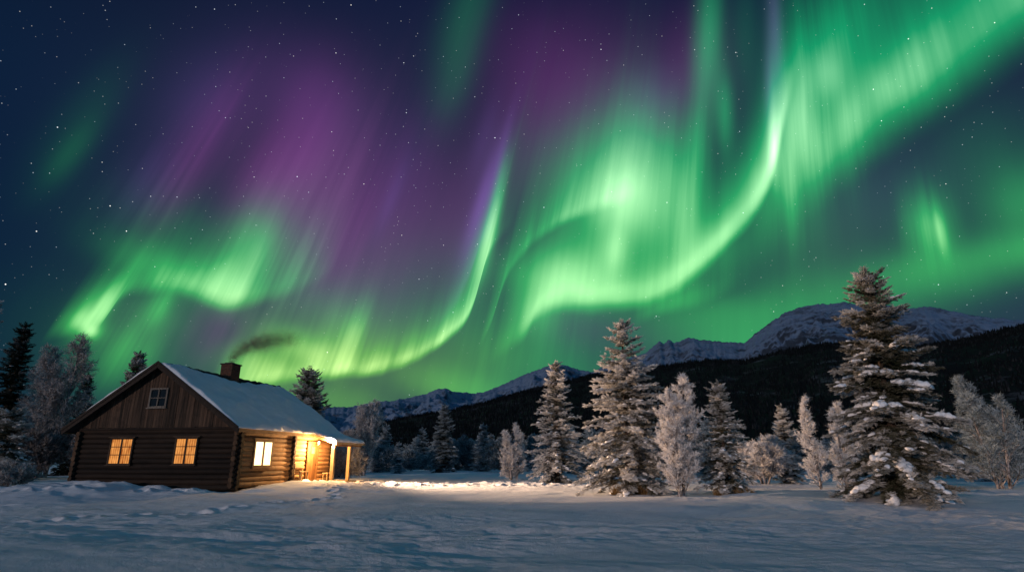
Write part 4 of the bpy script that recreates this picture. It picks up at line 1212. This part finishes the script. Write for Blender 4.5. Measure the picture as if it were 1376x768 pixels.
    for sx in (-1, 1):
        for sy in (-1, 1): mb.box((sx * .075 - .006, sy * .075 - .006, -.10), (sx * .075 + .006, sy * .075 + .006, .10))
    mb.box((-.09, -.09, -.12), (.09, .09, -.102)); mb.build('cage', M['black_iron'], lan)
    mb = MB(); mb.poly([(-.1, -.1, .102), (.1, -.1, .102), (.1, .1, .102), (-.1, .1, .102), (0, 0, .17)], [(0, 3, 2, 1), (0, 1, 4), (1, 2, 4), (2, 3, 4), (3, 0, 4)]); mb.tube([(0, 0, .16), (0, 0, .25), (.225, 0, .25)], .008, 6)
    mb.build('lantern_cap', M['black_iron'], lan)
    mb = MB(); mb.tube([(0, 0, -.10), (0, 0, -.06), (0, 0, .03), (0, 0, .07)], [.02, .05, .055, .02], 10); mb.build('bulb', M['flame_glass'], lan, True)
    ld = bpy.data.lights.new('lantern_light', 'POINT'); ld.energy = LAMP_W; ld.color = (1.0, .56, .22); ld.shadow_soft_size = .085
    lo = bpy.data.objects.new('lantern_light', ld); COL.objects.link(lo); lo.parent = lan; lo.location = (0, -.02, -.22)
    # added spot beside the lantern, no reflector there: lights the yard and trees
    fd = bpy.data.lights.new('added_yard_spot', 'SPOT'); fd.energy = BEAM_W; fd.color = (1.0, .64, .40); fd.shadow_soft_size = .085; fd.spot_size = rad(96); fd.spot_blend = 1.0
    fo = bpy.data.objects.new('added_yard_spot', fd); COL.objects.link(fo); fo.parent = lan; fo.location = (0, -.20, 0)
    fo.rotation_euler = Vector((-.05, -1, .24)).to_track_quat('-Z', 'Y').to_euler()

    # ---- loose things about the porch
    def at(name, x, y, z, label, cat):
        t = empty(name, wpt(x, y, z), math.pi / 2 - YAW); tag(t, label, cat); return t
    t = at('wooden_stool', 7.95, -.42, .17, 'small pale wooden stool on the porch right of the door', 'stool')
    mb = MB(); mb.box((-.22, -.16, .40), (.22, .16, .445), .9); mb.build('seat', M['pale_post'], t, bevel=.01)
    for sx in (-1, 1):
        for sy in (-1, 1):
            mb = MB(); mb.tube([(sx * .17, sy * .11, .40), (sx * .20, sy * .14, .0)], [.022, .018], 8); mb.build('leg', M['pale_post'], t)
    mb = MB(); mb.tube([(-.185, -.12, .2), (.185, -.12, .2)], .013, 6); mb.tube([(-.185, .12, .2), (.185, .12, .2)], .013, 6); mb.build('stretcher', M['pale_post'], t)
    t = at('wooden_bench', 5.22, -.40, gz(*wpt(5.22, -.4, 0)[:2]) - .02, 'narrow wooden bench against the log wall left of the door', 'bench')
    mb = MB()
    for k in range(3): mb.box((-.45, -.17 + k * .115, .42), (.45, -.07 + k * .115, .455), rs.rand())
    mb.build('seat', M['deck_plank'], t)
    mb = MB(); mb.box((-.45, .17, .62), (.45, .20, .72), .4); mb.box((-.45, .17, .76), (.45, .20, .86), .6); mb.build('backrest', M['deck_plank'], t)
    for sx in (-1, 1):
        mb = MB(); mb.box((sx * .38 - .03, -.15, -.1), (sx * .38 + .03, -.09, .418), .3); mb.build('leg', M['deck_plank'], t)
        mb = MB(); mb.box((sx * .38 - .03, .203, -.1), (sx * .38 + .03, .25, .86), .3); mb.build('leg', M['deck_plank'], t)
    g0 = gz(*wpt(6.9, -2.1, 0)[:2])
    t = at('plank_step', 6.75, -2.08, g0, 'low plank step lying in the snow before the porch deck', 'step')
    mb = MB()
    for k in range(2): mb.box((-.75, -.20 + k * .19, .05), (.75, -.02 + k * .19, .095), rs.rand())
    mb.build('tread', M['deck_plank'], t)
    for sx in (-.5, .5):
        mb = MB(); mb.box((sx - .05, -.18, -.08), (sx + .05, .15, .048), .2); mb.build('bearer', M['deck_plank'], t)

    # ---- smoke drifting from the chimney to the right
    pts = [(4.12, 4.0, 6.60, .17), (4.55, 4.0, 7.12, .26), (5.2, 3.95, 7.58, .36), (5.95, 3.9, 7.95, .44), (6.9, 3.85, 8.28, .50), (7.8, 3.8, 8.55, .52), (8.9, 3.7, 8.80, .55), (10.0, 3.7, 9.0, .5)]
    den = [8.0, 5.0, 2.4, 2.3, 1.8, 1.2, .9, .5]
    m, g, o = material('smoke_air'); co = objco(g)
    tot = None
    nz = g.vec('SCALE', g.vec('SUBTRACT', g.n('ShaderNodeTexNoise').outputs['Color'], (.5, .5, .5)), scale=.55)
    nt_ = nz.node.inputs[0].links[0].from_node.inputs[0].links[0].from_node
    nt_.inputs['Scale'].default_value = 1.6; nt_.inputs['Detail'].default_value = 3; g.put(nt_.inputs['Vector'], co)
    sz = g.n('ShaderNodeSeparateXYZ'); g.put(sz.inputs[0], co)
    cw = g.vec('ADD', co, g.vec('SCALE', nz, scale=g.mr(sz.outputs[2], 6.6, 7.9, .05, 1.0)))   # the plume frays as it rises
    # denser between neighbouring puffs so that the plume reads as one stream
    P2 = []
    for (a, da), (b, db) in zip(zip(pts, den), zip(pts[1:], den[1:])):
        P2.append((a, da)); P2.append((tuple((x + y) / 2 for x, y in zip(a, b)), (da + db) / 2))
    P2.append((pts[-1], den[-1]))
    for (x, y, z, rr), dd in P2:
        L = g.n('ShaderNodeVectorMath', operation='DISTANCE'); g.put(L.inputs[0], cw); L.inputs[1].default_value = (x, y, z)
        q = g.m('DIVIDE', L.outputs['Value'], rr); q = g.m('MULTIPLY', g.m('EXPONENT', g.m('MULTIPLY', g.m('MULTIPLY', q, q), -1.6)), dd * .75)
        tot = q if tot is None else g.m('ADD', tot, q)
    nn = g.noise(co, 3.2, 4, .6)
    tot = g.m('MULTIPLY', tot, g.mr(nn, .36, .66, .35, 1.35))
    vs = g.n('ShaderNodeVolumePrincipled'); vs.inputs['Color'].default_value = c4(.34, .26, .21); g.put(vs.inputs['Density'], tot); vs.inputs['Anisotropy'].default_value = .2
    g.nt.links.new(vs.outputs[0], o.inputs['Volume'])
    mb = MB(); mb.tube([(4.14, 4.0, 6.565)] + [p[:3] for p in pts[:]] + [(10.7, 3.7, 9.1)], [.34] + [.50 + p[3] * .95 for p in pts] + [.7], 12)
    sm = mb.build('smoke', m, None, True)
    sm.location = (CAB[0], CAB[1], 0); sm.rotation_euler = (0, 0, math.pi / 2 - YAW)
    tag(sm, 'dark brown smoke drifting right from the brick chimney', 'smoke', kind='stuff')
BEAM_W = 34000.0
LAMP_W = 1500.0
build_cabin()
